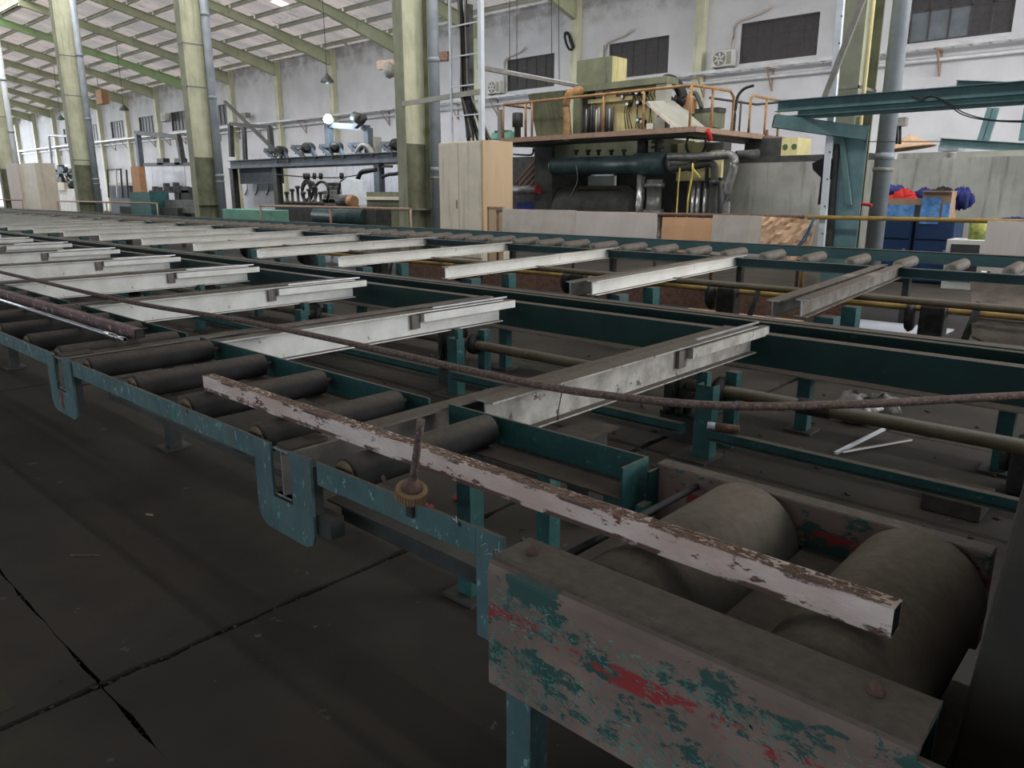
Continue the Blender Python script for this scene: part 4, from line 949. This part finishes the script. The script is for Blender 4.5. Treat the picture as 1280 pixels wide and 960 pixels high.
def R(px0, px1, py0, py1, Y, d, name, mt, par, bevel=0, g=0):    # box whose front face spans that region at depth Y
    a = at(px0, (py0+py1)/2, Y=Y); b = at(px1, (py0+py1)/2, Y=Y); xm = (px0+px1)/2
    z1 = at(xm, py0, Y=Y).z; z0 = 0 if g else at(xm, py1, Y=Y).z
    return MB().box(a.x, b.x, Y, Y+d, z0, z1).build(name, mt, par, bevel=bevel)
pr = thing('extrusion_press', 'large olive and cream extrusion press with hoses, gauges and a blue-green cylinder', 'machine', (-12,18,0))
x0, x1 = at(718,150,Y=17.2).x, at(826,150,Y=17.2).x
MB().box(x0-.05,x1+.15,17.15,17.7,4.30,4.46).build('head_beam', T['olive'], pr)
MB().box(x0-.05,x0+.2,17.2,18.2,3.1,4.30).build('left_frame_post', T['olive'], pr)
MB().box(x1-.18,x1+.12,17.2,17.45,3.1,4.30).build('right_frame_post', T['greymach'], pr)
MB().box(x0+.2,x1-.18,17.40,17.5,3.1,4.30).build('control_panel', T['cream'], pr)
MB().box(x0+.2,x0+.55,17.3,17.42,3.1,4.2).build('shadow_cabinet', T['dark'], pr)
a = at(724,100,Y=17.2); MB().box(x0+.0,x0+1.15,17.25,17.9,4.46,5.12).build('top_box', T['olive'], pr, bevel=.01)
MB().box(x0+1.15,x0+1.19,17.27,17.88,4.47,5.11).build('top_box_side', T['cream'], pr)
rd = random.Random(9)
for k in range(11):
    x = x0+.35+k*.085; r = rd.uniform(.022,.04)
    MB().cyl((x,17.28,3.12),(x,17.28,3.9+rd.uniform(-.1,.08)),r,8).build('hydraulic_hose', T[rd.choice(['dark','steel','black','greymach','rust'])], pr)
for k in range(10):
    x = x1-.25-k*.1; z = 4.05+rd.uniform(-.05,.1)
    MB().tube(smooth([Vector((x,17.36,4.25)),Vector((x-.05,17.3,4.1)),Vector((x+.04,17.3,3.95)),Vector((x+rd.uniform(-.1,.1),17.32,3.7)),Vector((x,17.36,3.3))],3), .012, 5).build('thin_hose', T['black'], pr)
for px, py in ((777,121),(783,130),(796,128),(804,127),(811,128),(787,115),(795,116),(803,115),(796,150),(801,152)):
    c = at(px,py,Y=17.2); ga = MB().cyl((c.x,17.22,c.z),(c.x,17.4,c.z),.06,12).build('gauge', T['black'], pr); MB().cyl((c.x,17.205,c.z),(c.x,17.22,c.z),.042,12).build('gauge_face', T['chalk'], ga)
R(734,744,114,121,17.25,.1,'display_box',T['black'],pr); R(744,753,113,121,17.25,.1,'switch_box',T['greymach'],pr); R(735,790,122,127,17.27,.08,'cable_duct',T['cream'],pr); R(808,816,154,163,17.15,.05,'label_plate',T['acwhite'],pr); R(770,790,115,120,17.25,.08,'manifold',T['dark'],pr)
tag(MB().plate([at(660,118,Y=16.6),at(704,113,Y=16.6),at(708,172,Y=16.9),at(671,173,Y=16.9)],(0,.25,0)).build('guard_door', T['olive']), 'olive tilted guard door standing on the walkway left of the press', 'guard')
t = thing('cover_panel', 'grey hinged machine cover tilted open on the walkway', 'cover', (-10,16.6,3.1))
MB().plate([at(808,128,Y=16.5),at(842,127,Y=17.6),at(882,161,Y=17.6),at(846,162,Y=16.5)],(0,.0,.03)).build('panel', T['greymach'], t)
MB().plate([at(806,129,Y=16.48),at(809,127,Y=16.48),at(849,161,Y=16.48),at(845,163,Y=16.48)],(0,.03,0)).build('panel_edge', T['cab'], t)
MB().tube([at(822,146,Y=16.6),at(826,143,Y=16.6),at(831,148,Y=16.6)],.015,5).build('handle', T['black'], t)
R(858,894,141,160,18.0,.5,'pump_box',T['olive'],pr); R(868,898,135,141,18.0,.4,'pump_top',T['dark'],pr); 
MB().plate([at(853,115,Y=17.9),at(866,124,Y=17.9),at(866,141,Y=17.9),at(853,135,Y=17.9)],(0,.2,0)).build('orange_bracket', T['terracotta'], pr)
MB().tube(smooth([at(*p_,Y=17.9) for p_ in ((829,102),(835,99),(844,103),(851,114),(853,124),(848,131))],4), .13, 10).build('hose_arc', T['black'], pr)
MB().tube(smooth([at(*p_,Y=18) for p_ in ((863,117),(869,117),(873,124),(877,135))],4), .06, 8).build('hose_arc', T['dark'], pr)
for k in range(8): MB().tube(smooth([at(828+k*2.5,126,Y=17.8),at(830+k*2.4,119+k%3*2,Y=17.7),at(834+k*2,124,Y=17.6),at(838+k*1.5,129,Y=17.7)],3), .018, 5).build('thin_hose', T['black'], pr)
MB().tube(smooth([at(*p_,Y=18) for p_ in ((917,170),(918,150),(921,125),(925,116),(932,110),(942,107))],4), .035, 6).build('vertical_cable', T['black'], pr)
tag(MB().tube([at(*p_,X=-8.97) for p_ in ((884,163),(886,168),(888,175)) ],.06,8).build('red_cloth', T['red']), 'small red cloth hung on the walkway edge', 'cloth')
# press lower body
R(668,838,178,196,17.2,1.2,'upper_frame',T['olive'],pr)
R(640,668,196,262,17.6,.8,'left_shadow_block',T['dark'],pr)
R(668,690,178,262,17.12,1.2,'left_body',T['dark'],pr)
R(690,850,210,300,18.6,.6,'rear_body',T['dark'],pr)
R(735,768,220,236,18.2,.1,'pale_plate',T['acwhite'],pr); R(738,767,218,220,18.15,.1,'bright_edge',T['chrome'],pr)  # pale plate with a bright steel edge
a, b = at(692,208,Y=16.7), at(836,204,Y=16.7); zc = .5*(a.z+b.z)
a.z = b.z = zc
mc_ = MB().lathe(a, b, [(0,.18),(0,.24),(.06,.24),(.07,.22),((b-a).length-.95,.22),((b-a).length-.94,.27),((b-a).length-.06,.27),((b-a).length-.05,.18)], 26).build('main_cylinder', T['bluecyl'], pr)
a2 = Vector(b)+Vector((.0,0,0)); MB().lathe(a2, a2+Vector((.35,0,0)), [(0,.17),(.1,.17),(.1,.24),(.16,.24),(.16,.12),(.35,.12)], 16).build('cylinder_gland', T['steel'], mc_)
for px in (735,748,764,780,720): c = at(px,194,Y=16.7); MB().lathe(c, c+Vector((0,0,.2)), [(0,.04),(.08,.04),(.09,.07),(.14,.07)],8).build('fitting', T['dark'], pr)
R(752,757,178,205,16.55,.1,'vertical_tube',T['steel'],pr) if False else None
def V(px, py0, py1, Y, r, name, mt): a = at(px,py1,Y=Y); b = at(px,py0,Y=Y); return MB().cyl((a.x,Y,a.z),(a.x,Y,b.z),r,14).build(name, mt, pr)
V(798,214,300,16.7,.10,'bright_column',T['chrome']); V(803,176,192,16.9,.14,'short_pipe',T['dark'])
a = at(815,300,Y=16.8)
MB().lathe((a.x,16.8,.4),(a.x,16.8,2),[(0,.26),(.4,.26),(.42,.20),(.75,.20),(.77,.26),(.87,.26),(.89,.19),(1.4,.19),(1.42,.25),(1.50,.25),(1.52,.2),(1.6,.2)],20).build('filter_housing', T['steel'], pr)
V(822,172,192,16.9,.08,'valve_stem',T['dark'])
for z in (2.75,2.88,3.0): MB().cyl((at(822,180,Y=16.9).x,16.9,z),(at(822,180,Y=16.9).x,16.9,z+.05),.16,12).build('valve_flange', T['dark'], pr)
MB().tube(smooth([at(*p_,Y=16.4) for p_ in ((836,196),(870,196),(905,194),(913,194),(918,200),(916,215),(909,240),(906,300))],4), .095, 12).build('upper_elbow_pipe', T['steel'], pr)
MB().tube(smooth([at(*p_,Y=16.5) for p_ in ((838,211),(865,208),(885,204),(892,207),(893,220),(891,300))],4), .085, 12).build('lower_elbow_pipe', T['dark'], pr)
for px, py in ((864,208),(893,228),(910,232)): 
    c = at(px,py,Y=16.45); MB().cyl(c-Vector((0,0,.05)) if px > 880 else c-Vector((.05,0,0)), c+Vector((0,0,.05)) if px > 880 else c+Vector((.05,0,0)), .115, 12).build('pipe_coupling', T['dark'], pr)
MB().cyl(at(920,194,Y=17),at(948,192,Y=17.4),.10,12).build('side_pipe', T['dark'], pr)
R(846,886,178,226,17.3,.8,'cream_body',T['cream'],pr); R(882,903,178,226,17.0,.4,'side_block',T['dark'],pr); R(887,902,188,222,16.9,.1,'cream_plate',T['cream'],pr)
c = at(868,180,Y=17.2); MB().tube([(c.x+math.cos(a)*.27,17.27,c.z+math.sin(a)*.27) for a in [k*math.pi/9 for k in range(19)]],.028,6).build('round_rim', T['dark'], pr)
for px in (858,863,869,878,884): V(px,226,300,17.1,.05,'thin_pipe',T['chrome'] if px in (863,869,878) else T['dark'])
R(840,905,226,300,17.9,.3,'lower_rear',T['dark'],pr)
V(898,226,300,16.9,.07,'thin_pipe',T['dark'])
MB().tube([at(842,300,Y=16.4),at(846,262,Y=16.4),at(848,230,Y=16.35),at(850,210,Y=16.3)],.018,5).build('yellow_strap', T['yellow'], pr)
MB().tube([at(857,300,Y=16.35),at(860,250,Y=16.3),at(866,215,Y=16.25),at(866,204,Y=16.2)],.022,5).build('yellow_strap', T['yellow'], pr); MB().tube([at(866,210,Y=16.25),at(875,222,Y=16.2)],.02,5).build('yellow_strap', T['yellow'], pr)
a, b = at(700,258,Y=17.6), at(790,258,Y=17.6)
MB().lathe((a.x,17.7,1.25),(b.x,17.7,1.25),[(0,.2),(0,.55),(.15,.62),((b.x-a.x)-.3,.62),((b.x-a.x),.45),((b.x-a.x),.2)],24).build('billet_container', T['dark'], pr)
MB().tube(smooth([at(*p_,Y=16.4) for p_ in ((720,205),(722,225),(716,240),(712,246))],3),.014,5).build('hanging_cable', T['steel'], pr)
for k in range(5):
    MB().bar(at(645+k*4,228+k*3,Y=17.4),at(676+k*2,192+k*6,Y=17.6),.06,.06).build('stair_stringer', T['rust'], pr)
MB().cyl(at(643,238,Y=16.9),at(671,237,Y=16.9),.13,14).build('silver_roller', T['steel'], pr); MB().cyl(at(671,237,Y=16.9),at(673,237,Y=16.9),.135,14).build('red_end', T['redpaint'], pr)
R(646,668,253,262,17.2,.2,'blue_tray',T['navy'],pr)
t = thing('valve_block', 'small dark capped vertical valve at the left end of the walkway', 'valve', (-14,16.5,3.1))
a = at(647,170,Y=16.5); MB().lathe((a.x,16.5,3.1),(a.x,16.5,4),[(0,.09),(.35,.09),(.36,.15),(.72,.15),(.74,.12)],14).build('body', T['dark'], t)
t = thing('control_post', 'slim grey post at the left end of the walkway', 'post', (-14.9,16.2,2.9)); a = at(625,160,Y=16.4); MB().box(a.x-.05,a.x+.07,16.35,16.5,2.9,3.95).build('post', T['strapgrey'], t)
t = thing('green_motor', 'small green motor behind the left end of the walkway', 'motor', (-15,18,3)); R(614,638,165,174,17.8,.4,'body',T['mint'],t,.02); R(618,632,163,166,17.8,.3,'cap',T['dark'],t); R(622,626,174,200,17.9,.1,'stand',T['dark'],t,g=1)
t = thing('pipe_loop', 'dark green pipe loop below the left end of the walkway', 'pipe', (-14,17,2.5))
MB().tube(smooth([at(*p_,Y=16.9) for p_ in ((642,183),(660,183),(690,185))],3),.03,6).build('upper_pipe', T['lampgreen'], t); MB().tube(smooth([at(*p_,Y=16.9) for p_ in ((642,193),(660,194),(666,192),(667,184))],3),.03,6).build('lower_pipe', T['dark'], t)
# ------------------------------------------------------------------ motor rack (left of the big column by the cabinet)
rk = thing('motor_rack', 'long blue-grey steel rack beam on legs carrying a row of motors', 'rack', (-31,20,0))
RY = 20.0
a, b = at(288,205,Y=RY), at(515,202,Y=RY)
MB().hbeam((a.x,RY,3.05),(b.x+2,RY,3.05),.3,.40,.03,.03).build('main_beam', T['blue_steel'], rk)
MB().hbeam((a.x,RY+1.4,3.05),(b.x+2,RY+1.4,3.05),.3,.40,.03,.03).build('rear_beam', T['blue_steel'], rk)
for px in (472,291,345): x = at(px,230,Y=RY).x; MB().hbeam((x,RY+.1,0),(x,RY+.1,2.85),.34,.30,.03,.03,(0,1,0)).build('leg', T['blue_steel'] if px == 472 else T['dark'], rk)
MB().box(a.x,b.x+2,RY+.2,RY+1.3,2.85,2.9).build('shelf', T['dark'], rk)
c = at(345,215,Y=RY).x; MB().box(a.x+.3,c,RY+.3,RY+.4,2.1,2.85).build('back_plate', T['blue_steel'], rk)
MB().bar(at(478,208,Y=RY),at(490,208,Y=RY)+Vector((0,0,0)),.1,.1).build('brace', T['dark'], rk)
MB().bar(at(281,127,Y=RY-.3),at(352,196,Y=RY-.3),.14,.12).build('diagonal_brace', T['dark'], rk)
def motor(px, py, k):
    t = thing('motor_unit', ['rack motor on its slanting bracket, second from the left','rack motor on its slanting bracket, middle one','rack motor on its slanting bracket, right of the lit gantry post','rack bracket with a curved hose in place of a motor','rack motor on its slanting bracket nearest the big column','leftmost rack motor, at the foot of the diagonal brace'][k], 'motor', at(px,196,Y=RY), 'motors on the rack')
    q = lambda dx, dy, Y=RY: at(px+dx, py+dy, Y=Y)
    MB().bar(q(-14,-1),q(6,-1),.12,.12).build('top_bar', T['blue_steel'], t)
    MB().bar(q(-14,0),q(3,14),.14,.14).build('sloping_leg', T['blue_steel'], t); MB().bar(q(8,0),q(17,14),.14,.14).build('sloping_leg', T['blue_steel'], t)
    MB().bar(q(-2,13),q(18,13),.12,.08).build('foot', T['dark'], t)
    if k != 3:
        mb_ = MB().cyl(q(4,1,RY-.2),q(9,1,RY+.5),.24,14).build('motor_body', T['dark'], t); MB().lathe(q(4,1,RY-.22),q(4,1,RY-.4),[(0,.2),(.06,.2),(.08,.1),(.2,.1)],12).build('motor_flange', T['black'], mb_)
    else: MB().tube(smooth([q(-4,10),q(2,1),q(10,2),q(18,12)],4),.1,8).build('hose', T['strapgrey'], t)
    MB().tube(smooth([q(-10,8),q(-4,2),q(0,8),q(4,4)],3),.03,5).build('cable', T['black'], t)
for k, (px, py) in enumerate(((379,184),(414,183),(0,0),(450,181),(490,180),(345,188))):
    if px: motor(px, py, k)
def gantry(p0, p1, p2, p3, label, Y, mt, w=.28):
    t = thing('lifting_gantry', label, 'gantry', at(*p0,Y=Y)); 
    MB().bar(at(*p0,Y=Y),at(*p1,Y=Y),w,w,(0,1,0)).build('post', mt, t); MB().bar(at(*p2,Y=Y),at(*p3,Y=Y),w,w,(0,1,0)).build('post', mt, t)
    MB().bar(at(*p1,Y=Y),at(*p2,Y=Y),w*.8,w*.8).build('cross_beam', mt, t); return t
g = gantry((412,196),(411,156),(460,160),(462,195),'dark gantry frame on the rack under the bright work light', RY+.3, T['blue_steel'])
MB().cyl(at(443,146,Y=RY),at(452,150,Y=RY),.22,12).build('winch_drum', T['dark'], g); MB().bar(at(444,158,Y=RY),at(456,146,Y=RY),.2,.2).build('winch_frame', T['dark'], g); MB().cyl(at(409,150,Y=RY),at(409,157,Y=RY),.12,8).build('lamp_stem', T['dark'], g)
R(465,470,171,193,RY+.4,.3,'switch_box',T['greymach'],g)
MB().tube(smooth([at(*p_,Y=RY+.3) for p_ in ((412,155),(420,156),(444,157))],3),.03,5).build('cable', T['black'], g)
gantry((290,196),(288,155),(337,159),(340,192),'brown gantry frame on the rack behind the diagonal brace', RY+.6, T['dark'], .22)
gantry((312,281),(306,160),(304,160),(309,281),'slim dark frame just right of the second big column', RY+1.32, T['dark'], .12)
t = thing('work_light', 'bright white-blue work light shining on the gantry frame', 'lamp', at(410,149,Y=RY-.2))
MB().lump(at(410,149,Y=RY-.2), .16, 3, 1, 12, 0).build('bulb', T['arc'], t)
MB().lathe(at(410,149,Y=RY),at(410,149,Y=RY+.3),[(0,.2),(.15,.1),(.3,.06)],14).build('reflector', T['chrome'], t)
pl_ = bpy.data.lights.new('work_light_glow','POINT'); pl_.energy = 260; pl_.color = (.7,.85,1); pl_.shadow_soft_size = .2
o = bpy.data.objects.new('work_light_glow', pl_); COL.objects.link(o); o.location = at(410,149,Y=RY-.6)
# hose festoon and loops below the rack
hf = thing('hose_festoon', 'black hoses looped from a cable line under the rack', 'hoses', at(410,225,Y=19))
MB().tube(smooth([at(*p_,Y=19) for p_ in ((345,218),(380,221),(425,222),(460,216),(468,214))],3),.025,5).build('support_wire', T['black'], hf)
for px in (381,385,393,401,427): MB().lathe(at(px,224,Y=19),at(px,218,Y=19),[(0,.07),(.12,.1),(.25,.08)],8).build('hanger', T['black'], hf)
for (cx, hw, top, bot) in ((384,7,225,252),(387,9,227,254),(383,5,228,250),(402,9,227,254),(431,8,225,256)):
    P_ = [at(cx+hw*math.sin(a), (top+bot)/2-(bot-top)/2*math.cos(a), Y=19) for a in [k*2*math.pi/14 for k in range(15)]]
    if cx in (402,431): P_ = P_[-5:-1]+P_[:6]
    MB().tube(P_, .06, 6).build('hose_loop', T['black'], hf)
MB().tube(smooth([at(*p_,Y=19) for p_ in ((427,228),(434,225),(443,231),(447,224),(452,215),(462,213),(470,212))],4),.09,8).build('thick_hose', T['black'], hf)
MB().tube(smooth([at(*p_,Y=19) for p_ in ((478,221),(486,218),(496,217),(505,212))],4),.07,8).build('thick_hose', T['black'], hf)
# panels and clutter behind/below the rack
def screen(px0,px1,py0,py1,Y,mt,label,name='metal_screen',n=1,cat='panel'):
    t = thing(name, label, cat, at((px0+px1)/2,py1,Y=Y))
    for k in range(n): R(px0+(px1-px0)*k/n+.15,px0+(px1-px0)*(k+1)/n-.15,py0,py1,Y,.06,'panel',mt,t,g=(cat != 'ledge'))
    return t
t = screen(303,344,218,250,21,T['sheetmetal'],'pale sheet-metal doors with dark bent handles under the rack','metal_doors',3,'doors')
for px in (306,319,333): MB().tube([at(*p_,Y=20.95) for p_ in ((px,220),(px+3,226),(px+3,238),(px,244))],.03,5).build('bent_handle', T['black'], t)
screen(411,474,204,255,24,T['sheetmetal'],'tall pale corrugated sheets behind the hoses','metal_screen',6)
screen(478,512,207,262,24,T['sheetmetal'],'pale metal sheets right of the rack leg','metal_screen',3)
screen(178,232,207,250,22,T['sheetmetal'],'pale metal sheet screen behind the green press at left','metal_screen',4)
t = thing('brick_pile', 'grey block stack behind the hose loops', 'blocks', at(412,250,Y=22))
for r_ in range(5):
    for c_ in range(5):
        if r_ >= 3 and c_ == 0: continue
        R(403+c_*4.1+(r_%2),406.7+c_*4.1+(r_%2),249-r_*5.2,253.8-r_*5.2,22,.4,'block',T['concrete'],t)
MB().box(at(403,249,Y=22).x,at(424,249,Y=22).x,22,22.4,0,at(410,249,Y=22).z).build('block_base', T['concrete'], t)
t = screen(458,512,240,252,16.5,T['olive'],'low olive machine bench right of the rack leg','bench',1,'bench'); R(456,512,246,250,16.4,.1,'pale_ledge',T['cab'],t)
t = thing('drum_barrel', 'brown and orange barrel lying by the white sheeting', 'barrel', at(430,252,Y=17)); MB().cyl(at(425,251,Y=17),at(440,252,Y=17),.24,14).build('body', T['dark'], t); MB().cyl(at(437,251,Y=16.9),at(443,252,Y=16.9),.2,14).build('orange_end', T['terracotta'], t); R(424,441,257,270,16.95,.3,'stand',T['dark'],t,g=1)
t = thing('white_sheeting', 'crumpled white plastic sheeting behind the railing', 'sheeting', at(448,254,Y=17.5))
MB().plate([at(*p_,Y=17.6) for p_ in ((426,228),(434,222),(452,226),(455,244),(459,253),(459,300),(428,300),(428,250))],(0,.12,0)).build('sheet', T['whitepost'], t)
t = thing('mint_trough', 'mint green steel trough left of the rusty railing', 'trough', at(310,270,Y=12.9)); R(278,340,262,274,12.95,.6,'trough',T['mint'],t,.01,g=1)
t = thing('green_cylinder', 'dark teal horizontal cylinder behind the rusty railing', 'cylinder', at(410,270,Y=14.6))
MB().cyl(at(398,269,Y=14.8),at(460,271,Y=14.8),.30,20).build('cylinder', T['bluecyl'], t); R(452,470,262,282,14.7,.6,'end_block',T['dark'],t,g=1); R(345,400,256,280,15.0,.6,'dark_base',T['dark'],t,g=1)
for k in range(7):
    px = 350+k*7; t = None
    c_ = at(px,256,Y=15.0); c_.y = 15.3; c_.z = at(372,256,Y=15).z
    tag(MB().lathe(c_,c_+Vector((0,0,1)),[(0,.12),(.1,.12),(.12,.05),(.35+.1*(k%3),.05),(.37+.1*(k%3),.1),(.45+.1*(k%3),.08)],8).build('valve', T['dark']), 'small dark valve %s from the left in the row behind the rusty railing' % NTH[k], 'valve', 'small valves behind the railing')
R2 = [(166,176,208,262,17,'terracotta','orange-brown upright post left of the metal sheet screen','post')]
for a0_,a1_,b0_,b1_,Y_,mm_,lab_,cat_ in R2:
    t = thing('painted_post', lab_, cat_, at((a0_+a1_)/2,b1_,Y=Y_)); R(a0_,a1_,b0_,b1_,Y_,.3,'post',T[mm_],t,g=1)
t = thing('tool_machine', 'small dark machine with tool posts behind the railing at left', 'machine', at(210,245,Y=15))
R(186,236,238,241,15.9,.4,'bed',T['dark'],t); R(226,236,234,249,15.9,.3,'end_stand',T['dark'],t,g=1); R(196,203,240,249,15.9,.3,'stand',T['dark'],t,g=1); R(218,224,240,249,15.9,.3,'stand',T['dark'],t,g=1)
for px, h in ((190,5),(195,4),(204,9),(208,5),(216,10),(220,6),(229,5)): R(px,px+3.2,238-h,238,15.95,.2,'tool_post',T['dark'],t)
t = thing('green_switch_cabinet', 'small green switch cabinet beside the second big column', 'cabinet', at(245,245,Y=17)); R(240,253,222,250,17,.4,'body',T['mint'],t,g=1); R(243,246,226,231,16.98,.02,'white_label',T['chalk'],t); R(244,250,232,235,16.98,.02,'red_label',T['redpaint'],t)
t = thing('hydraulic_unit', 'dark green press unit behind the railing at left', 'machine', at(165,265,Y=14.6)); R(163,188,240,266,14.6,.8,'body',T['teal'],t,g=1); R(188,255,250,266,15.2,.6,'rollers_bed',T['steel'],t); R(150,222,259,266,15.0,.3,'lower_bed',T['dark'],t,g=1)
t = thing('pipe_gantry', 'dark overhead pipe gantry with two hanging boxes at left', 'gantry', at(200,205,Y=21))
MB().bar(at(176,206,Y=21)*1.0-Vector((0,0,at(176,206,Y=21).z)),at(172,167,Y=21),.3,.3).build('post', T['blue_steel'], t); MB().bar(at(170,166,Y=21),at(224,171,Y=21),.25,.25).build('cross_beam', T['dark'], t); MB().bar(at(223,171,Y=21),at(229,205,Y=21),.28,.28).build('post', T['dark'], t); MB().bar(at(181,206,Y=21),at(250,205,Y=21),.2,.2).build('lower_bar', T['dark'], t)
for px in (200,222): R(px-4,px+4,198,206,20.9,.4,'hanging_box',T['dark'],t)
R(168,176,208,160,22,.4,'white_column',T['acwhite'],t) if False else None
# distant machine cluster at far left
t = thing('machine_cluster', 'distant tangle of dark blue-grey machinery left of the leftmost full column', 'machine', at(80,245,Y=18))
rd = random.Random(21)
R(44,106,236,244,18,1,'bed',T['acwhite'],t,g=1); R(50,104,224,238,18.6,1,'base',T['blue_steel'],t)
for k in range(95):
    px = rd.uniform(47,101); w = rd.uniform(2,7); h = rd.uniform(3,9); py = rd.uniform(202+abs(px-82)*.25,230)
    mt_ = T[rd.choice(['blue_steel','dark','blue_steel','dark','steel','teal','acwhite'])]
    if k % 3 == 0: MB().cyl(at(px,py,Y=18.3),at(px+rd.uniform(-8,8),py+h,Y=18.3),rd.uniform(.04,.22),8).build('machine_block', mt_, t)
    else: R(px,px+w,py,py+h,rd.uniform(18.1,18.5),.4,'machine_block',mt_,t)
R(71,80,228,238,17.9,.3,'cream_box',T['cab'],t)
t = thing('electrical_cabinet', 'far beige cabinet at the left edge with a pale plywood side', 'cabinet', at(30,262,Y=14)); R(24,47,204,262,14,1,'body',T['cab'],t,g=1); R(11,24,204,262,13.9,.1,'plywood_side',T['card2'],t,g=1)
t = thing('lathe_bench', 'white-legged bench with small tools left of the orange-brown post', 'bench', at(150,245,Y=18)); R(137,162,232,248,18,.6,'bench_block',T['blue_steel'],t,g=1); R(134,164,228,231,18,.6,'top',T['acwhite'],t)
for px in (136,147,153,160): MB().bar(at(px,247,Y=17.9),at(px-2,212,Y=17.9),.08,.08).build('upright', T['acwhite'] if px in (147,) else T['dark'], t)
R(134,150,211,213,17.9,.1,'top_bar',T['dark'],t)
t = thing('overhead_pipe', 'white overhead pipe frame before the far windows', 'pipe', at(80,180,Y=24)); MB().tube([at(*p_,Y=24) for p_ in ((74,285),(61,172),(62,169),(96,171),(100,176),(108,283))],.11,8).build('pipe', T['whitepost'], t)
t = thing('hanging_carton', 'orange-brown box hanging beside the first big column at left', 'box', at(124,120,Y=24)); R(120,127,112,130,24,.5,'box',T['terracotta'],t); c = at(123,112,Y=24.2); MB().cyl(c, Vector((c.x,c.y,roof_pt(c.y))),.02,6).build('hanger_rod', T['dark'], t)
# hanging lamps
for n, (px, py, top, Y_, lab) in enumerate(((409,100,0,20.5,'dark bell lamp hanging on a long wire before the blank wall bays'),(76,148,118,22,'green bell lamp hanging left of the leftmost full column'),(155,136,120,22,'dark bell lamp hanging right of the leftmost full column'))):
    c = at(px,py,Y=Y_); t = thing('pendant_lamp', lab, 'lamp', c, 'bell lamps on wires')
    MB().lathe(c, c-Vector((0,0,1)), [(-.28,.04),(-.2,.08),(-.12,.16),(.06,.30),(.10,.30)],16).build('shade', T['lampgreen'] if n == 1 else T['dark'], t); MB().cyl(c+Vector((0,0,.25)),Vector((c.x,c.y,roof_pt(c.y)-.01)),.015,5).build('wire', T['black'], t)
    MB().lump(c-Vector((0,0,.08)),.09,2,1,8,0).build('bulb', T['chalk'], t)
t = thing('hoist_trolley', 'brown runway beam with a grey hoist behind the column by the cabinet', 'hoist', at(490,85,Y=20)); MB().bar(at(474,82,Y=20),at(512,78,Y=20),.25,.32).build('runway_beam', T['rustbr'], t); MB().lump(at(487,88,Y=19.8),.30,8,.9,8,.2).build('hoist_body', T['strapgrey'], t); MB().bar(at(548,71,Y=20),at(562,70,Y=20),.25,.3).build('runway_beam', T['rust'], t)
tag(MB().tube(smooth([at(*p_,Y=27.2) for p_ in ((427,52),(432,55),(437,62),(438,69))],3),.06,6).build('torn_strip', T['purlin']), 'torn pale strip dangling from the eaves right of the pendant lamp', 'strip')
t = thing('pa_horn', 'small grey box on the pilaster beside the rack', 'box', at(302,144,Y=27)); R(300,307,141,147,27.3,.36,'box',T['strapgrey'],t)
